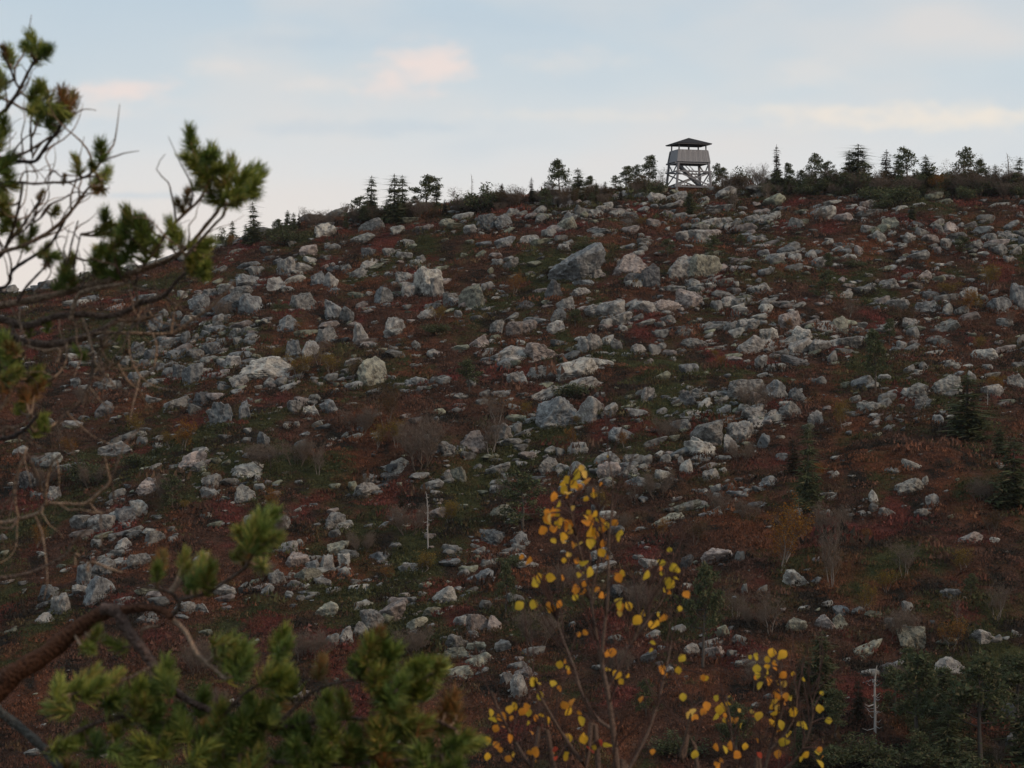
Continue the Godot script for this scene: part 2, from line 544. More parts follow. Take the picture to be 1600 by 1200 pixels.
# boulders read off the photograph in enlarged tiles: [origin x, origin y, enlargement, [centre x, bottom y, width, height, tone, roll]]
func boulder_tiles() -> Array:
	return [
		[320, 250, 3.3333, [[1465, 360, 90, 75, "b"], [1550, 360, 100, 75, "b"], [610, 395, 110, 50, "w"], [870, 370, 140, 60], [425, 600, 100, 85], [505, 585, 90, 50], [270, 600, 80, 45], [225, 670, 130, 70, "b"], [365, 685, 100, 65], [195, 715, 110, 55], [510, 780, 150, 80], [235, 805, 120, 95, "b"], [120, 800, 150, 90, "b"], [590, 655, 65, 70, "b"], [650, 670, 70, 75], [855, 575, 90, 55], [795, 620, 80, 50], [1040, 640, 90, 60], [1150, 700, 170, 130, "w"], [1215, 720, 60, 100], [1070, 720, 90, 80], [930, 750, 90, 80, "b"], [1280, 760, 80, 60], [1395, 780, 140, 120, "g"], [665, 830, 80, 95, "b"], [740, 850, 70, 80, "b"], [815, 780, 70, 40, "p"], [980, 920, 120, 90, "", 25], [810, 960, 90, 100], [640, 955, 120, 80], [430, 890, 120, 70, "b"], [450, 1040, 100, 100, "b"], [540, 1040, 90, 95], [330, 1130, 290, 95, "w"], [865, 1170, 150, 135, "g"], [775, 1080, 90, 45], [200, 920, 90, 40], [1160, 830, 90, 50], [970, 1005, 40, 30], [1100, 985, 50, 40], [1180, 1030, 50, 40], [870, 980, 70, 25], [655, 1160, 70, 40], [775, 1195, 90, 35], [395, 1180, 60, 45], [335, 1185, 65, 45], [180, 1180, 100, 60], [1475, 680, 70, 40], [1320, 825, 40, 40], [1455, 790, 30, 30], [1125, 540, 50, 40], [1040, 510, 80, 35], [960, 500, 60, 40], [850, 505, 80, 50, "d"], [660, 480, 80, 40], [540, 500, 90, 50, "p"], [1440, 510, 60, 35, "g"], [1530, 555, 60, 35], [70, 870, 60, 60], [30, 720, 90, 50], [1380, 385, 70, 45], [1270, 350, 90, 45, "g"], [170, 490, 90, 25, "w"], [735, 590, 50, 45], [960, 605, 55, 25], [1520, 730, 60, 20, "w"], [150, 1080, 100, 55], [1085, 1180, 80, 45], [1215, 1165, 90, 35], [1565, 1100, 50, 40], [1430, 975, 90, 50, "p"], [1540, 1050, 150, 45, "", 18], [110, 700, 80, 50], [640, 890, 50, 30], [20, 900, 60, 40], [90, 980, 60, 50, "b"], [30, 1020, 70, 60, "b"], [240, 960, 80, 50]]],
		[740, 250, 3.3333, [[555, 640, 290, 155, "b", 22], [640, 615, 100, 50], [810, 590, 180, 90, "p"], [840, 670, 110, 80, "d"], [925, 665, 100, 110, "d"], [1090, 620, 160, 115], [1200, 615, 160, 120, "g"], [1135, 680, 90, 55], [1240, 655, 60, 30], [1180, 440, 110, 70], [1100, 430, 80, 55], [1260, 390, 70, 25, "p"], [490, 375, 100, 60, "g", 25], [460, 420, 60, 35], [1485, 430, 100, 35], [1510, 505, 60, 35, "b"], [420, 720, 90, 85, "d"], [480, 785, 90, 65], [565, 715, 100, 50], [900, 800, 170, 60], [1010, 800, 170, 70, "p", 10], [1120, 770, 150, 90, "p"], [720, 820, 140, 75], [640, 815, 110, 60], [770, 860, 110, 60], [440, 850, 80, 70, "b"], [430, 900, 90, 60], [1345, 895, 80, 45], [1440, 890, 110, 60], [1520, 800, 60, 50, "w"], [1390, 810, 80, 35, "w"], [1265, 785, 65, 50], [1330, 770, 80, 60], [1400, 760, 100, 40], [1295, 720, 100, 40], [1490, 700, 120, 45], [570, 1010, 70, 80], [630, 1000, 80, 90], [340, 1045, 180, 85, "p"], [190, 1055, 220, 70, "", 18], [860, 1015, 80, 55], [945, 1015, 60, 50], [745, 990, 60, 55], [1150, 985, 130, 55], [1090, 920, 100, 40], [1130, 1120, 90, 60, "b"], [1500, 1090, 60, 65], [1430, 1010, 100, 60, "", 20], [1540, 940, 90, 60, "w"], [1510, 985, 90, 50], [640, 1085, 170, 50, "w"], [540, 1140, 220, 90, "w", 14], [350, 1140, 180, 60, "", 16], [240, 1170, 90, 60], [1220, 890, 80, 35], [75, 680, 70, 35], [200, 570, 80, 50], [270, 775, 110, 40, "d"], [270, 900, 120, 60, "p"], [210, 920, 80, 70, "p"], [120, 910, 70, 70], [690, 880, 60, 50], [780, 890, 50, 30], [980, 925, 90, 40], [1010, 860, 90, 45], [1370, 665, 30, 30, "w"], [1360, 590, 60, 35, "p"], [1390, 540, 100, 30, "p"], [1580, 560, 60, 55], [1510, 282, 70, 25, "p"], [350, 330, 60, 45], [340, 290, 80, 40], [480, 250, 100, 35, "p"], [540, 235, 50, 25, "p"], [1060, 220, 120, 50], [960, 230, 90, 60], [800, 195, 120, 40], [880, 210, 80, 40], [640, 300, 70, 40], [750, 300, 80, 40], [820, 310, 80, 40], [1020, 300, 60, 40, "p"], [1070, 320, 90, 40], [940, 350, 70, 40, "p"], [1310, 340, 80, 35], [1350, 355, 70, 30], [1240, 345, 90, 35], [1450, 330, 80, 40], [290, 440, 90, 50], [330, 450, 80, 40], [390, 400, 80, 40], [470, 470, 60, 35], [150, 460, 60, 30], [880, 480, 50, 30], [890, 450, 70, 25], [560, 300, 60, 60], [480, 330, 120, 35, "b", 25], [250, 300, 70, 30], [210, 290, 60, 40], [590, 240, 60, 30], [700, 250, 60, 30], [1200, 220, 60, 25]]],
		[1080, 420, 3.0769, [[20, 100, 60, 50], [100, 85, 55, 30], [215, 90, 35, 30], [355, 220, 60, 50, "w"], [235, 230, 80, 40], [455, 195, 55, 35], [330, 115, 100, 40], [200, 305, 70, 45], [285, 300, 110, 60], [75, 300, 80, 35], [350, 270, 40, 20], [480, 290, 110, 75, "p"], [380, 340, 75, 50, "w"], [535, 355, 100, 65, "w"], [635, 300, 150, 45], [715, 310, 80, 75, "g"], [290, 405, 140, 60, "", 22], [370, 390, 90, 45], [525, 410, 130, 60], [620, 400, 100, 55], [700, 375, 80, 35], [770, 380, 110, 50], [740, 410, 90, 25], [455, 375, 50, 35], [430, 420, 70, 30], [500, 465, 130, 35, "d"], [340, 480, 60, 60], [680, 455, 50, 55], [365, 500, 40, 20], [620, 560, 65, 35], [830, 575, 110, 50, "b"], [930, 540, 60, 30], [1100, 620, 100, 60, "w"], [1120, 670, 90, 50], [1060, 620, 80, 50], [1240, 610, 140, 85, "w"], [1255, 620, 70, 40], [1350, 540, 40, 45], [1415, 440, 130, 50, "w"], [1560, 570, 90, 60], [1455, 615, 100, 50], [1580, 480, 60, 30], [270, 620, 180, 80], [410, 620, 120, 70, "b"], [510, 645, 80, 65, "b"], [320, 660, 90, 60, "p"], [480, 725, 100, 70], [260, 690, 60, 40, "w"], [300, 730, 110, 60], [390, 735, 90, 50], [160, 700, 70, 35], [90, 845, 160, 90], [240, 840, 130, 95], [190, 890, 60, 80], [150, 755, 100, 30], [320, 760, 110, 45], [350, 860, 50, 60, "b"], [45, 905, 130, 65, "w", -20], [155, 920, 75, 20, "w"], [600, 750, 70, 60], [855, 690, 120, 50, "w"], [935, 670, 60, 45], [790, 640, 50, 30], [895, 735, 40, 25], [950, 735, 40, 30], [945, 785, 50, 30], [1190, 750, 50, 45, "b"], [700, 918, 55, 18, "w"], [690, 1005, 45, 25, "w"], [1065, 975, 100, 45, "w"], [1055, 1085, 140, 60, "w"], [1125, 1040, 35, 40, "w"], [880, 1135, 45, 65, "w", 20], [880, 1170, 50, 40], [940, 1195, 80, 45, "", 20], [840, 1190, 60, 20], [1125, 1195, 90, 40], [1165, 1150, 60, 60], [675, 1115, 60, 22, "w"], [645, 1195, 70, 30], [380, 1045, 105, 40, "b"], [95, 1020, 80, 50], [185, 1070, 50, 35], [65, 1090, 45, 25], [125, 1105, 40, 25], [50, 1150, 60, 35], [120, 1190, 60, 30], [290, 1070, 80, 20], [260, 1100, 35, 20], [500, 1195, 75, 35, "w"], [1130, 205, 130, 50, "b"], [1235, 225, 50, 55, "w"], [1000, 200, 110, 50], [950, 95, 100, 40], [860, 95, 60, 25], [760, 95, 70, 25, "p"], [730, 145, 100, 30, "w"], [660, 170, 40, 25], [1120, 60, 80, 40, "p"], [1040, 50, 60, 25], [1240, 55, 60, 30], [1160, 150, 70, 45, "d"], [1340, 150, 90, 55], [1410, 160, 40, 30], [920, 180, 80, 40, "p"], [1300, 220, 90, 35], [1490, 210, 110, 70, "b"], [1580, 190, 80, 110, "b"], [1230, 300, 130, 40, "w"], [1060, 290, 80, 50], [1070, 340, 60, 55], [1020, 385, 60, 40], [1070, 395, 70, 30], [1165, 360, 40, 30], [1585, 370, 40, 50], [930, 310, 80, 30], [800, 310, 80, 35], [1050, 500, 50, 35], [1117, 490, 45, 40], [1325, 480, 60, 18, "w"], [1240, 465, 70, 25], [70, 670, 70, 35], [30, 620, 45, 40], [130, 650, 40, 30], [145, 610, 70, 20]]],
		[1100, 220, 3.2, [[630, 390, 70, 60, "w"], [700, 405, 90, 40, "p"], [820, 335, 80, 35, "p"], [755, 335, 35, 20, "w"], [800, 365, 70, 35, "p"], [935, 440, 100, 50, "g"], [990, 350, 60, 25, "w"], [1085, 290, 60, 20], [830, 460, 80, 40], [880, 505, 70, 50, "w"], [920, 525, 50, 20], [1040, 510, 80, 50], [1100, 480, 80, 40], [1070, 440, 80, 35, "b"], [1175, 465, 50, 50], [1235, 460, 80, 50, "p"], [1330, 445, 80, 35], [1410, 410, 90, 40], [1520, 490, 110, 35], [1580, 385, 40, 30], [1590, 530, 30, 50, "b"], [270, 505, 100, 35, "b"], [115, 420, 60, 35], [40, 430, 100, 40], [140, 440, 80, 30], [40, 480, 90, 35, "p"], [290, 370, 80, 28, "p"], [235, 410, 60, 35], [300, 400, 60, 30], [460, 440, 70, 50], [440, 550, 90, 40], [620, 520, 60, 25], [670, 560, 70, 30], [775, 570, 50, 40, "p"], [735, 590, 60, 25, "w"], [300, 580, 60, 35, "b"], [360, 625, 90, 55], [455, 610, 70, 40], [540, 590, 60, 40], [180, 620, 90, 30, "p"], [160, 665, 60, 40, "p"], [580, 635, 40, 45], [1090, 590, 80, 40, "b"], [1155, 545, 50, 30], [1215, 540, 60, 50], [1350, 545, 80, 45], [1480, 570, 80, 45], [1560, 570, 70, 35], [1520, 605, 50, 30], [515, 380, 30, 25], [450, 660, 90, 40]]],
		[680, 560, 3.3333, [[970, 445, 120, 85, "b"], [355, 430, 100, 85], [425, 400, 45, 60], [475, 405, 40, 30, "w"], [190, 480, 150, 90, "p"], [55, 500, 100, 55], [500, 515, 50, 28], [650, 510, 45, 40], [750, 500, 110, 55], [325, 610, 140, 50, "w"], [220, 580, 50, 25], [120, 650, 80, 75, "g"], [55, 640, 60, 45], [355, 660, 130, 30], [330, 700, 90, 40], [590, 600, 110, 75], [665, 590, 70, 35], [740, 610, 90, 65], [900, 560, 130, 60], [910, 625, 120, 80, "p"], [915, 670, 70, 40], [1020, 550, 90, 45], [1100, 560, 60, 50], [1080, 590, 55, 40, "w"], [1200, 550, 60, 50], [1010, 620, 110, 55], [1050, 670, 110, 45, "b"], [1140, 685, 70, 30], [1190, 630, 80, 50, "w"], [1280, 560, 30, 50], [1310, 605, 60, 70, "w"], [1380, 520, 150, 75, "w"], [1430, 640, 80, 50], [1495, 530, 80, 20], [1105, 215, 75, 60], [1320, 240, 90, 60, "d"], [1370, 215, 50, 40], [1410, 265, 80, 45, "w"], [1475, 245, 45, 30], [1495, 205, 80, 22], [1510, 295, 75, 30], [1340, 320, 130, 45], [1280, 370, 110, 50], [1180, 290, 60, 30], [1060, 335, 45, 22], [635, 355, 210, 130, "b"], [820, 330, 160, 115], [910, 310, 90, 60], [870, 205, 60, 30], [740, 180, 240, 60], [560, 215, 200, 45, "", 16], [410, 270, 80, 30], [500, 340, 90, 30], [420, 140, 90, 60], [260, 200, 60, 30], [245, 240, 60, 30], [340, 200, 90, 30], [100, 290, 60, 30], [190, 150, 55, 35], [50, 135, 60, 35], [1210, 870, 180, 45, "g", 22], [1310, 800, 160, 45, "g", 22], [1385, 775, 60, 30], [1095, 980, 75, 30, "p"], [945, 920, 80, 45], [1470, 1060, 150, 60, "p"], [1585, 1070, 50, 60], [1310, 1100, 60, 70, "d"], [1130, 1100, 120, 50], [295, 970, 130, 75, "b"], [435, 985, 90, 70, "b"], [440, 920, 60, 20], [405, 1025, 130, 35], [110, 1010, 60, 25], [80, 1030, 80, 35], [285, 1080, 80, 30], [470, 1100, 120, 40, "", 18], [430, 1050, 80, 30], [250, 1180, 160, 60, "b"], [170, 1110, 90, 25, "g"], [150, 1135, 60, 30], [240, 1030, 60, 30], [345, 830, 150, 60, "g"], [30, 830, 80, 45, "p"], [740, 700, 80, 60], [660, 705, 50, 40], [850, 800, 70, 40], [1400, 710, 50, 28], [1540, 690, 50, 35], [1475, 730, 35, 25], [1560, 755, 35, 25], [1465, 820, 50, 45], [870, 1070, 110, 70], [850, 1120, 180, 40]]],
		[300, 560, 3.3333, [[530, 290, 70, 65], [640, 225, 60, 40, "w"], [615, 295, 90, 45, "w"], [710, 285, 80, 60, "b"], [650, 360, 50, 30, "w"], [545, 360, 30, 30], [160, 340, 140, 110, "b"], [275, 320, 60, 90, "b"], [370, 465, 60, 75, "b"], [560, 470, 60, 45, "b"], [845, 420, 90, 25, "w"], [1075, 600, 170, 65, "w"], [1030, 650, 90, 50, "d"], [915, 720, 140, 70], [835, 690, 50, 45, "g"], [285, 625, 160, 75, "w"], [40, 500, 70, 35], [40, 540, 80, 50, "p"], [40, 590, 70, 45], [100, 670, 90, 60], [265, 750, 120, 80, "w", 28], [350, 690, 60, 35], [400, 660, 40, 25, "p"], [90, 730, 80, 45], [470, 900, 80, 70], [305, 880, 70, 60], [545, 868, 35, 20, "w"], [735, 890, 120, 75], [800, 890, 70, 45, "w"], [745, 935, 60, 40], [765, 1025, 120, 65, "g"], [700, 1115, 80, 85], [790, 1085, 70, 65, "w"], [630, 1105, 80, 45], [545, 1090, 110, 70, "p"], [500, 1015, 90, 55], [550, 985, 60, 35], [640, 1060, 80, 30], [600, 1160, 140, 55, "g"], [685, 1190, 80, 45], [440, 1180, 90, 60], [790, 1150, 60, 40], [970, 1055, 110, 40, "b"], [1060, 990, 60, 25], [1130, 1115, 100, 45], [1345, 1015, 100, 40], [1500, 1020, 60, 30], [1280, 825, 100, 40, "p"], [1275, 720, 60, 35], [990, 885, 80, 20], [1060, 850, 80, 35, "d"], [725, 120, 60, 40], [840, 155, 70, 30], [1075, 155, 45, 28], [1190, 140, 90, 40], [1315, 140, 60, 35], [1185, 190, 35, 40], [1265, 125, 40, 25], [590, 70, 40, 35]]],
		[0, 640, 3.3333, [[370, 100, 120, 40], [610, 180, 80, 40], [740, 140, 50, 30, "w"], [740, 190, 60, 45], [590, 235, 210, 60], [840, 160, 70, 30], [1055, 235, 60, 35, "w"], [1005, 300, 160, 70, "p"], [1045, 325, 70, 40], [970, 320, 70, 40], [810, 330, 60, 45], [1105, 410, 100, 65], [1090, 450, 90, 40], [220, 295, 80, 40], [330, 330, 90, 40], [100, 240, 80, 45], [135, 420, 90, 85, "d"], [190, 400, 70, 35], [285, 470, 80, 65], [185, 460, 50, 35], [610, 470, 80, 50], [570, 500, 50, 25], [760, 440, 120, 70, "p"], [720, 560, 90, 75, "w"], [650, 600, 150, 80, "d"], [520, 640, 130, 80], [410, 630, 110, 70], [500, 725, 60, 45, "w"], [640, 730, 90, 50], [705, 640, 70, 30, "w"], [600, 680, 60, 40], [700, 665, 90, 30], [785, 660, 80, 40, "w"], [800, 700, 110, 60], [900, 690, 50, 30], [610, 770, 90, 35, "w"], [725, 830, 110, 75], [610, 830, 120, 50], [540, 790, 130, 30, "w"], [530, 880, 150, 90], [430, 920, 80, 110, "b"], [510, 1000, 150, 110, "b"], [420, 970, 100, 50], [250, 1000, 95, 75, "b"], [310, 1070, 100, 95], [225, 1110, 100, 45], [640, 1010, 90, 30], [760, 1110, 130, 50], [1160, 980, 120, 60], [1280, 960, 70, 50], [1050, 1060, 80, 50], [970, 1060, 90, 50], [15, 690, 40, 35], [250, 90, 60, 50]]],
		[400, 780, 3.3333, [[375, 610, 110, 65, "g"], [550, 570, 85, 35, "w"], [740, 560, 120, 40, "p"], [710, 640, 150, 85, "p"], [600, 690, 120, 95], [545, 725, 70, 70], [465, 755, 80, 80], [400, 760, 70, 50], [840, 670, 110, 45, "g", 35], [910, 610, 110, 45, "g", 30], [985, 540, 110, 65, "w"], [1060, 490, 70, 35], [1080, 525, 50, 28], [1350, 545, 85, 45], [1200, 580, 70, 55], [1070, 660, 75, 45], [1150, 700, 120, 95, "p"], [1240, 690, 70, 70, "p"], [1040, 790, 120, 80], [1040, 830, 150, 50, "g"], [1150, 800, 100, 50, "g"], [1290, 795, 85, 55], [1060, 940, 180, 50, "g", 22], [1170, 870, 180, 45, "g", 22], [1360, 890, 100, 35], [1400, 940, 100, 50, "p"], [1375, 1045, 90, 125], [1310, 970, 70, 60, "d"], [405, 495, 75, 35, "w"], [530, 490, 110, 40, "w"], [520, 445, 50, 30], [300, 510, 60, 25, "w"], [455, 400, 60, 40], [345, 460, 90, 45], [205, 470, 100, 45], [100, 440, 80, 60], [870, 505, 45, 22, "w"], [235, 530, 50, 30], [800, 375, 110, 35], [1110, 385, 90, 30, "g"], [1215, 350, 80, 35], [60, 500, 70, 45]]],
		[900, 780, 4.0, [[1370, 545, 160, 95, "w"], [1055, 595, 35, 60], [1165, 600, 60, 60], [1380, 830, 120, 75, "g"], [1510, 390, 60, 28, "p"], [480, 870, 110, 40, "w"], [460, 1020, 100, 60], [920, 870, 80, 70, "g"], [1030, 915, 90, 60], [975, 990, 60, 40], [1040, 1040, 85, 28, "w"], [870, 1010, 130, 80, "p"], [720, 970, 100, 60], [640, 840, 100, 50], [850, 930, 150, 50], [260, 620, 120, 70, "d"], [280, 570, 40, 30], [700, 590, 70, 60], [585, 1090, 50, 40], [685, 1130, 30, 25, "w"]]],
		[100, 400, 4.0, [[840, 340, 120, 90, "b"], [740, 275, 60, 55, "w"], [790, 430, 140, 60, "w"], [570, 470, 80, 100, "b"], [455, 640, 90, 90, "b"], [540, 650, 80, 60, "b"], [600, 610, 60, 50], [760, 560, 60, 80, "b"], [820, 540, 40, 50], [880, 520, 60, 50, "b"], [930, 600, 120, 60, "b"], [700, 650, 90, 60, "b"], [820, 650, 100, 60], [900, 680, 100, 50, "w"], [800, 810, 130, 125, "b"], [715, 770, 90, 80, "b"], [650, 755, 80, 60, "b"], [880, 760, 100, 60], [870, 930, 110, 80, "d"], [700, 960, 180, 60], [250, 1005, 110, 90, "d"], [250, 850, 80, 80, "b"], [320, 835, 60, 50], [430, 790, 70, 60, "b"], [820, 990, 80, 60], [740, 640, 50, 60, "b"], [560, 600, 70, 40, "b"], [650, 590, 60, 40], [480, 570, 50, 30], [690, 700, 60, 40], [600, 720, 70, 50, "b"], [1000, 700, 90, 50], [1010, 560, 80, 50], [1090, 505, 130, 50, "w"], [920, 540, 60, 30, "w"], [1090, 565, 60, 50, "w"], [960, 460, 60, 50], [1010, 420, 60, 50], [650, 470, 70, 60, "b"], [700, 400, 80, 50, "b"], [620, 380, 60, 40], [500, 700, 70, 50, "b"], [380, 700, 60, 50], [560, 820, 70, 50], [1000, 840, 70, 40], [120, 860, 90, 50], [300, 560, 60, 40], [180, 640, 60, 40], [60, 700, 70, 40]]],
		[1120, 800, 3.0, [[585, 490, 70, 45, "b"], [510, 550, 85, 55, "p"], [575, 550, 85, 55, "g"], [895, 470, 50, 45], [740, 500, 90, 35, "g"], [830, 540, 70, 45], [915, 640, 140, 95, "g"], [720, 670, 160, 50, "g", 14], [1095, 410, 100, 45, "b"], [520, 445, 60, 25], [660, 475, 60, 25], [1250, 620, 130, 60], [1310, 615, 60, 30], [820, 770, 120, 55, "p"], [720, 775, 100, 30], [850, 720, 70, 20], [1090, 760, 160, 60], [1065, 825, 90, 55], [610, 705, 30, 20, "w"], [120, 720, 65, 25], [70, 685, 45, 35], [1190, 150, 120, 40, "p"], [1390, 1110, 60, 70], [1375, 970, 70, 60], [180, 915, 40, 20], [1400, 580, 30, 25], [1420, 750, 60, 20]]]]


# boulders that stand out: photograph place -> own label
const SPECIAL := [[906, 442, "large blue-grey wedge boulder sloping up to a pale tip"], [983, 427, "broad pinkish boulder with a flat pale top"], [1017, 450, "dark upright broken boulder with a split top"], [992, 451, "dark low half of the split boulder"], [1067, 436, "rugged grey half of the twin domed boulders"], [1100, 434, "smooth rounded half of the twin domed boulders"], [419, 589, "large pale dome boulder with an ochre stain"], [579, 601, "large cracked round boulder standing alone on heath"], [738, 484, "rounded cracked boulder with greenish lichen beside the arched outcrop"], [665, 460, "pale ribbed arched outcrop of bare rock"], [871, 667, "broad blue-grey face of the slanting layered ledge"], [926, 659, "blocky cracked face at the end of the layered ledge"], [1079, 586, "lone rounded boulder in the open red heath patch"], [971, 693, "angular lone boulder with a flat sloping top"], [622, 740, "long flat-topped boulder with a dark front"], [385, 747, "pale smooth boulder in red heath beside grey twigs"], [1242, 916, "frog-shaped pale boulder crouching in green heath"], [1483, 618, "large flat-topped pale boulder with a dark shaded front"], [1423, 772, "long pale boulder with a small pointed stone on top"], [1366, 789, "pale leaning standing stone in open heath"], [812, 1093, "tall pale outcrop with a block perched on top"], [613, 972, "pinkish ridge of rounded blocks behind pine needles"], [512, 963, "pale green-grey rounded boulder below the boulder pile"], [1425, 1013, "domed lichen-green boulder at the end of a slanting slab"], [347, 662, "large blue-grey slab-faced boulder on the steep shoulder"], [1122, 878, "pinkish smooth dome boulder beside a dark gap"]]


func build_boulders() -> void:
	var big := []
	var mid := []
	for k in 12:
		big.push_back(rock_mesh(100 + k, 4, 14.0 + 8.0 * (k % 3), 6 + k % 6))
	for k in 12:
		mid.push_back(rock_mesh(300 + k, 3, 14.0 + 8.0 * (k % 3), 5 + k % 6))
	var small := [rock_mesh(555, 2, 20.0, 8), rock_mesh(556, 2, 16.0, 6), rock_mesh(557, 2, 26.0, 9), rock_mesh(558, 2, 20.0, 5)]
	var all := []
	for t in boulder_tiles():
		for e in t[3]:
			all.push_back({"x": t[0] + e[0] / t[2], "y": t[1] + e[1] / t[2], "w": e[2] / t[2], "h": e[3] / t[2], "tone": e[4] if e.size() > 4 else "", "roll": e[5] if e.size() > 5 else 0.0})
	all.sort_custom(func(a, b): return a.w * a.h > b.w * b.h)
	var words := {"": "grey", "w": "pale grey", "b": "blue-grey", "p": "pinkish grey", "g": "lichen-green grey", "d": "dark grey"}
	var shown := 300
	var rest := []
	var r := RandomNumberGenerator.new()
	r.seed = 21
	var used := {}
	for i in all.size():
		var b: Dictionary = all[i]
		var p := ground_at(b.x, b.y)
		var per := -p.z / F
		var w: float = b.w * per * 1.06
		var h: float = b.h * per * 1.08
		var dep := w * r.randf_range(0.62, 0.95)
		if b.w / b.h > 2.2:
			dep = w * 0.6
		var c := p + Vector3(0, 0, -dep * 0.36)
		c.y = p.y + h * 0.27
		var bs := Basis(Vector3(0, 0, 1), deg_to_rad(b.roll if b.roll != 0.0 else (r.randf_range(2.0, 18.0) if b.w / b.h > 1.4 else 0.0))) * Basis(Vector3.UP, r.randf_range(-0.45, 0.45) + (PI if r.randf() < 0.5 else 0.0)) * Basis(Vector3(1, 0, 0), r.randf_range(-0.2, 0.2)) * Basis(Vector3(0, 0, 1), r.randfn() * 0.12)
		bs = bs * Basis.from_scale(Vector3(w * 0.54, h * 0.80, dep * 0.54))
		var t := Transform3D(bs, c)
		for k in clampi(int(w * 5.0), 3, 20):
			var u := r.randf_range(-0.62, 0.62)
			skirts.push_back(p + Vector3(u * w, 0, -dep * 0.36 + sqrt(maxf(0.0, 0.40 - u * u)) * dep * r.randf_range(0.75, 1.15)))
		if i >= shown:
			rest.push_back([t, b.tone])
			continue
		var o := MeshInstance3D.new()
		o.name = numbered("boulder")
		o.mesh = big[r.randi() % big.size()] if b.w > 22.0 else mid[r.randi() % mid.size()]
		o.material_override = M["rock%s%d" % [b.tone, r.randi() % 3]]
		o.transform = t
		add_child(o)
		var label := ""
		for s in SPECIAL:
			if not used.has(s[2]) and Vector2(s[0] - b.x, s[1] - b.y).length() < 7.0 and b.w > 12.0:
				label = s[2]
				used[s[2]] = true
				break
		var near := ""
		var far := 1e9
		for q in NEAR:
			var dd := Vector2(q[0] - b.x, (q[1] - b.y) * 1.3).length()
			if dd < far:
				far = dd
				near = q[2]
		if label == "":
			var size := "large" if b.w > 42.0 else ("medium" if b.w > 28.0 else "smallish")
			var shape := "low flat" if b.w / b.h > 2.1 else ("upright" if b.w / b.h < 1.0 else ("rounded" if b.w / b.h < 1.45 else "broad"))
			if absf(b.roll) > 5.0:
				shape = "slanting"
			label = "%s %s %s boulder %s" % [size, shape, words[b.tone], near]
		tag(o, label, "boulder", "boulders " + near)
	# the smaller ones and the loose stones between them: past three hundred, one mass
	for i in 7000:
		var px := 0.0
		var py := 0.0
		if r.randf() < 0.68:
			var b: Dictionary = all[r.randi() % all.size()]
			px = b.x + r.randfn() * 30.0
			py = b.y + r.randfn() * 11.0 - 3.0
		else:
			px = r.randf_range(-20.0, 1620.0) if r.randf() < 0.8 else r.randf_range(-20.0, 420.0)
			py = 300.0 + 900.0 * pow(r.randf(), 2.2)
		var p := ground_at(px, py)
		if r.randf() < 0.5 * smoothstep(620.0, 900.0, py) + (0.3 if px > 1050.0 and py > 660.0 else 0.0):
			continue      # the lower heath is more open
		var s := clampf(0.23 * exp(r.randfn() * 0.6), 0.08, 0.85) * clampf(pow(-p.z / 250.0, 1.3), 0.4, 1.1)
		var bs := Basis(Vector3(0, 0, 1), r.randf_range(-0.1, 0.4)) * Basis(Vector3.UP, r.randf_range(-0.6, 0.6) + (PI if r.randf() < 0.5 else 0.0)) * Basis(Vector3(1, 0, 0), r.randf_range(-0.4, 0.4)) * Basis.from_scale(Vector3(s * r.randf_range(0.9, 2.1), s * r.randf_range(0.5, 0.95), s))
		rest.push_back([Transform3D(bs, p + Vector3(0, s * 0.28, 0)), ["", "", "w", "p", "b", "g"][r.randi() % 6]])
	var tint := {"": Color(0.72, 0.72, 0.71), "w": Color(0.95, 0.95, 0.91), "b": Color(0.56, 0.60, 0.64), "p": Color(0.80, 0.71, 0.69), "g": Color(0.70, 0.72, 0.57), "d": Color(0.36, 0.37, 0.39)}
	var o := Node3D.new()
	o.name = "scattered_stones"
	add_child(o)
	tag(o, "small grey stones scattered between the boulders on the slope", "stones", "", "stuff")
	for v in small.size():
		var mine := []
		for i in rest.size():
			if i % small.size() == v:
				mine.push_back(rest[i])
		var mm := MultiMesh.new()
		mm.transform_format = MultiMesh.TRANSFORM_3D
		mm.use_colors = true
		mm.mesh = small[v]
		mm.instance_count = mine.size()
		for i in mine.size():
			mm.set_instance_transform(i, mine[i][0])
			var c: Color = tint[mine[i][1]] * r.randf_range(0.45, 0.98)
			c.a = 1.0
			mm.set_instance_color(i, c)
		var q := MultiMeshInstance3D.new()
		q.name = "stones"
		q.multimesh = mm
		q.material_override = M.stones
		o.add_child(q, true)


# ---------------------------------------------------------------- trees of the slope, one metre tall, scaled when placed
func leafy(mb: MB, r: RandomNumberGenerator, at: Vector3, spread: Vector3, count: int, size: float, tones: Array) -> void:
	for k in count:
		var d := Vector3(r.randfn(), r.randfn(), r.randfn()).limit_length(2.0) * 0.55
		var p := at + d * spread
		var u := Vector3(r.randfn(), r.randfn() * 0.6, r.randfn()).normalized() * size * r.randf_range(0.6, 1.3)
		var w := Vector3(r.randfn(), r.randfn() * 0.8 + 0.3, r.randfn()).normalized() * size * r.randf_range(0.6, 1.3)
		mb.col = tones[r.randi() % tones.size()] * r.randf_range(0.75, 1.3)
		mb.col.a = 1.0
		mb.tri(p - u * 0.5, p + u * 0.5, p + w)


const GREENS := [Color(0.074, 0.088, 0.044), Color(0.088, 0.098, 0.048), Color(0.064, 0.078, 0.044), Color(0.11, 0.098, 0.054)]

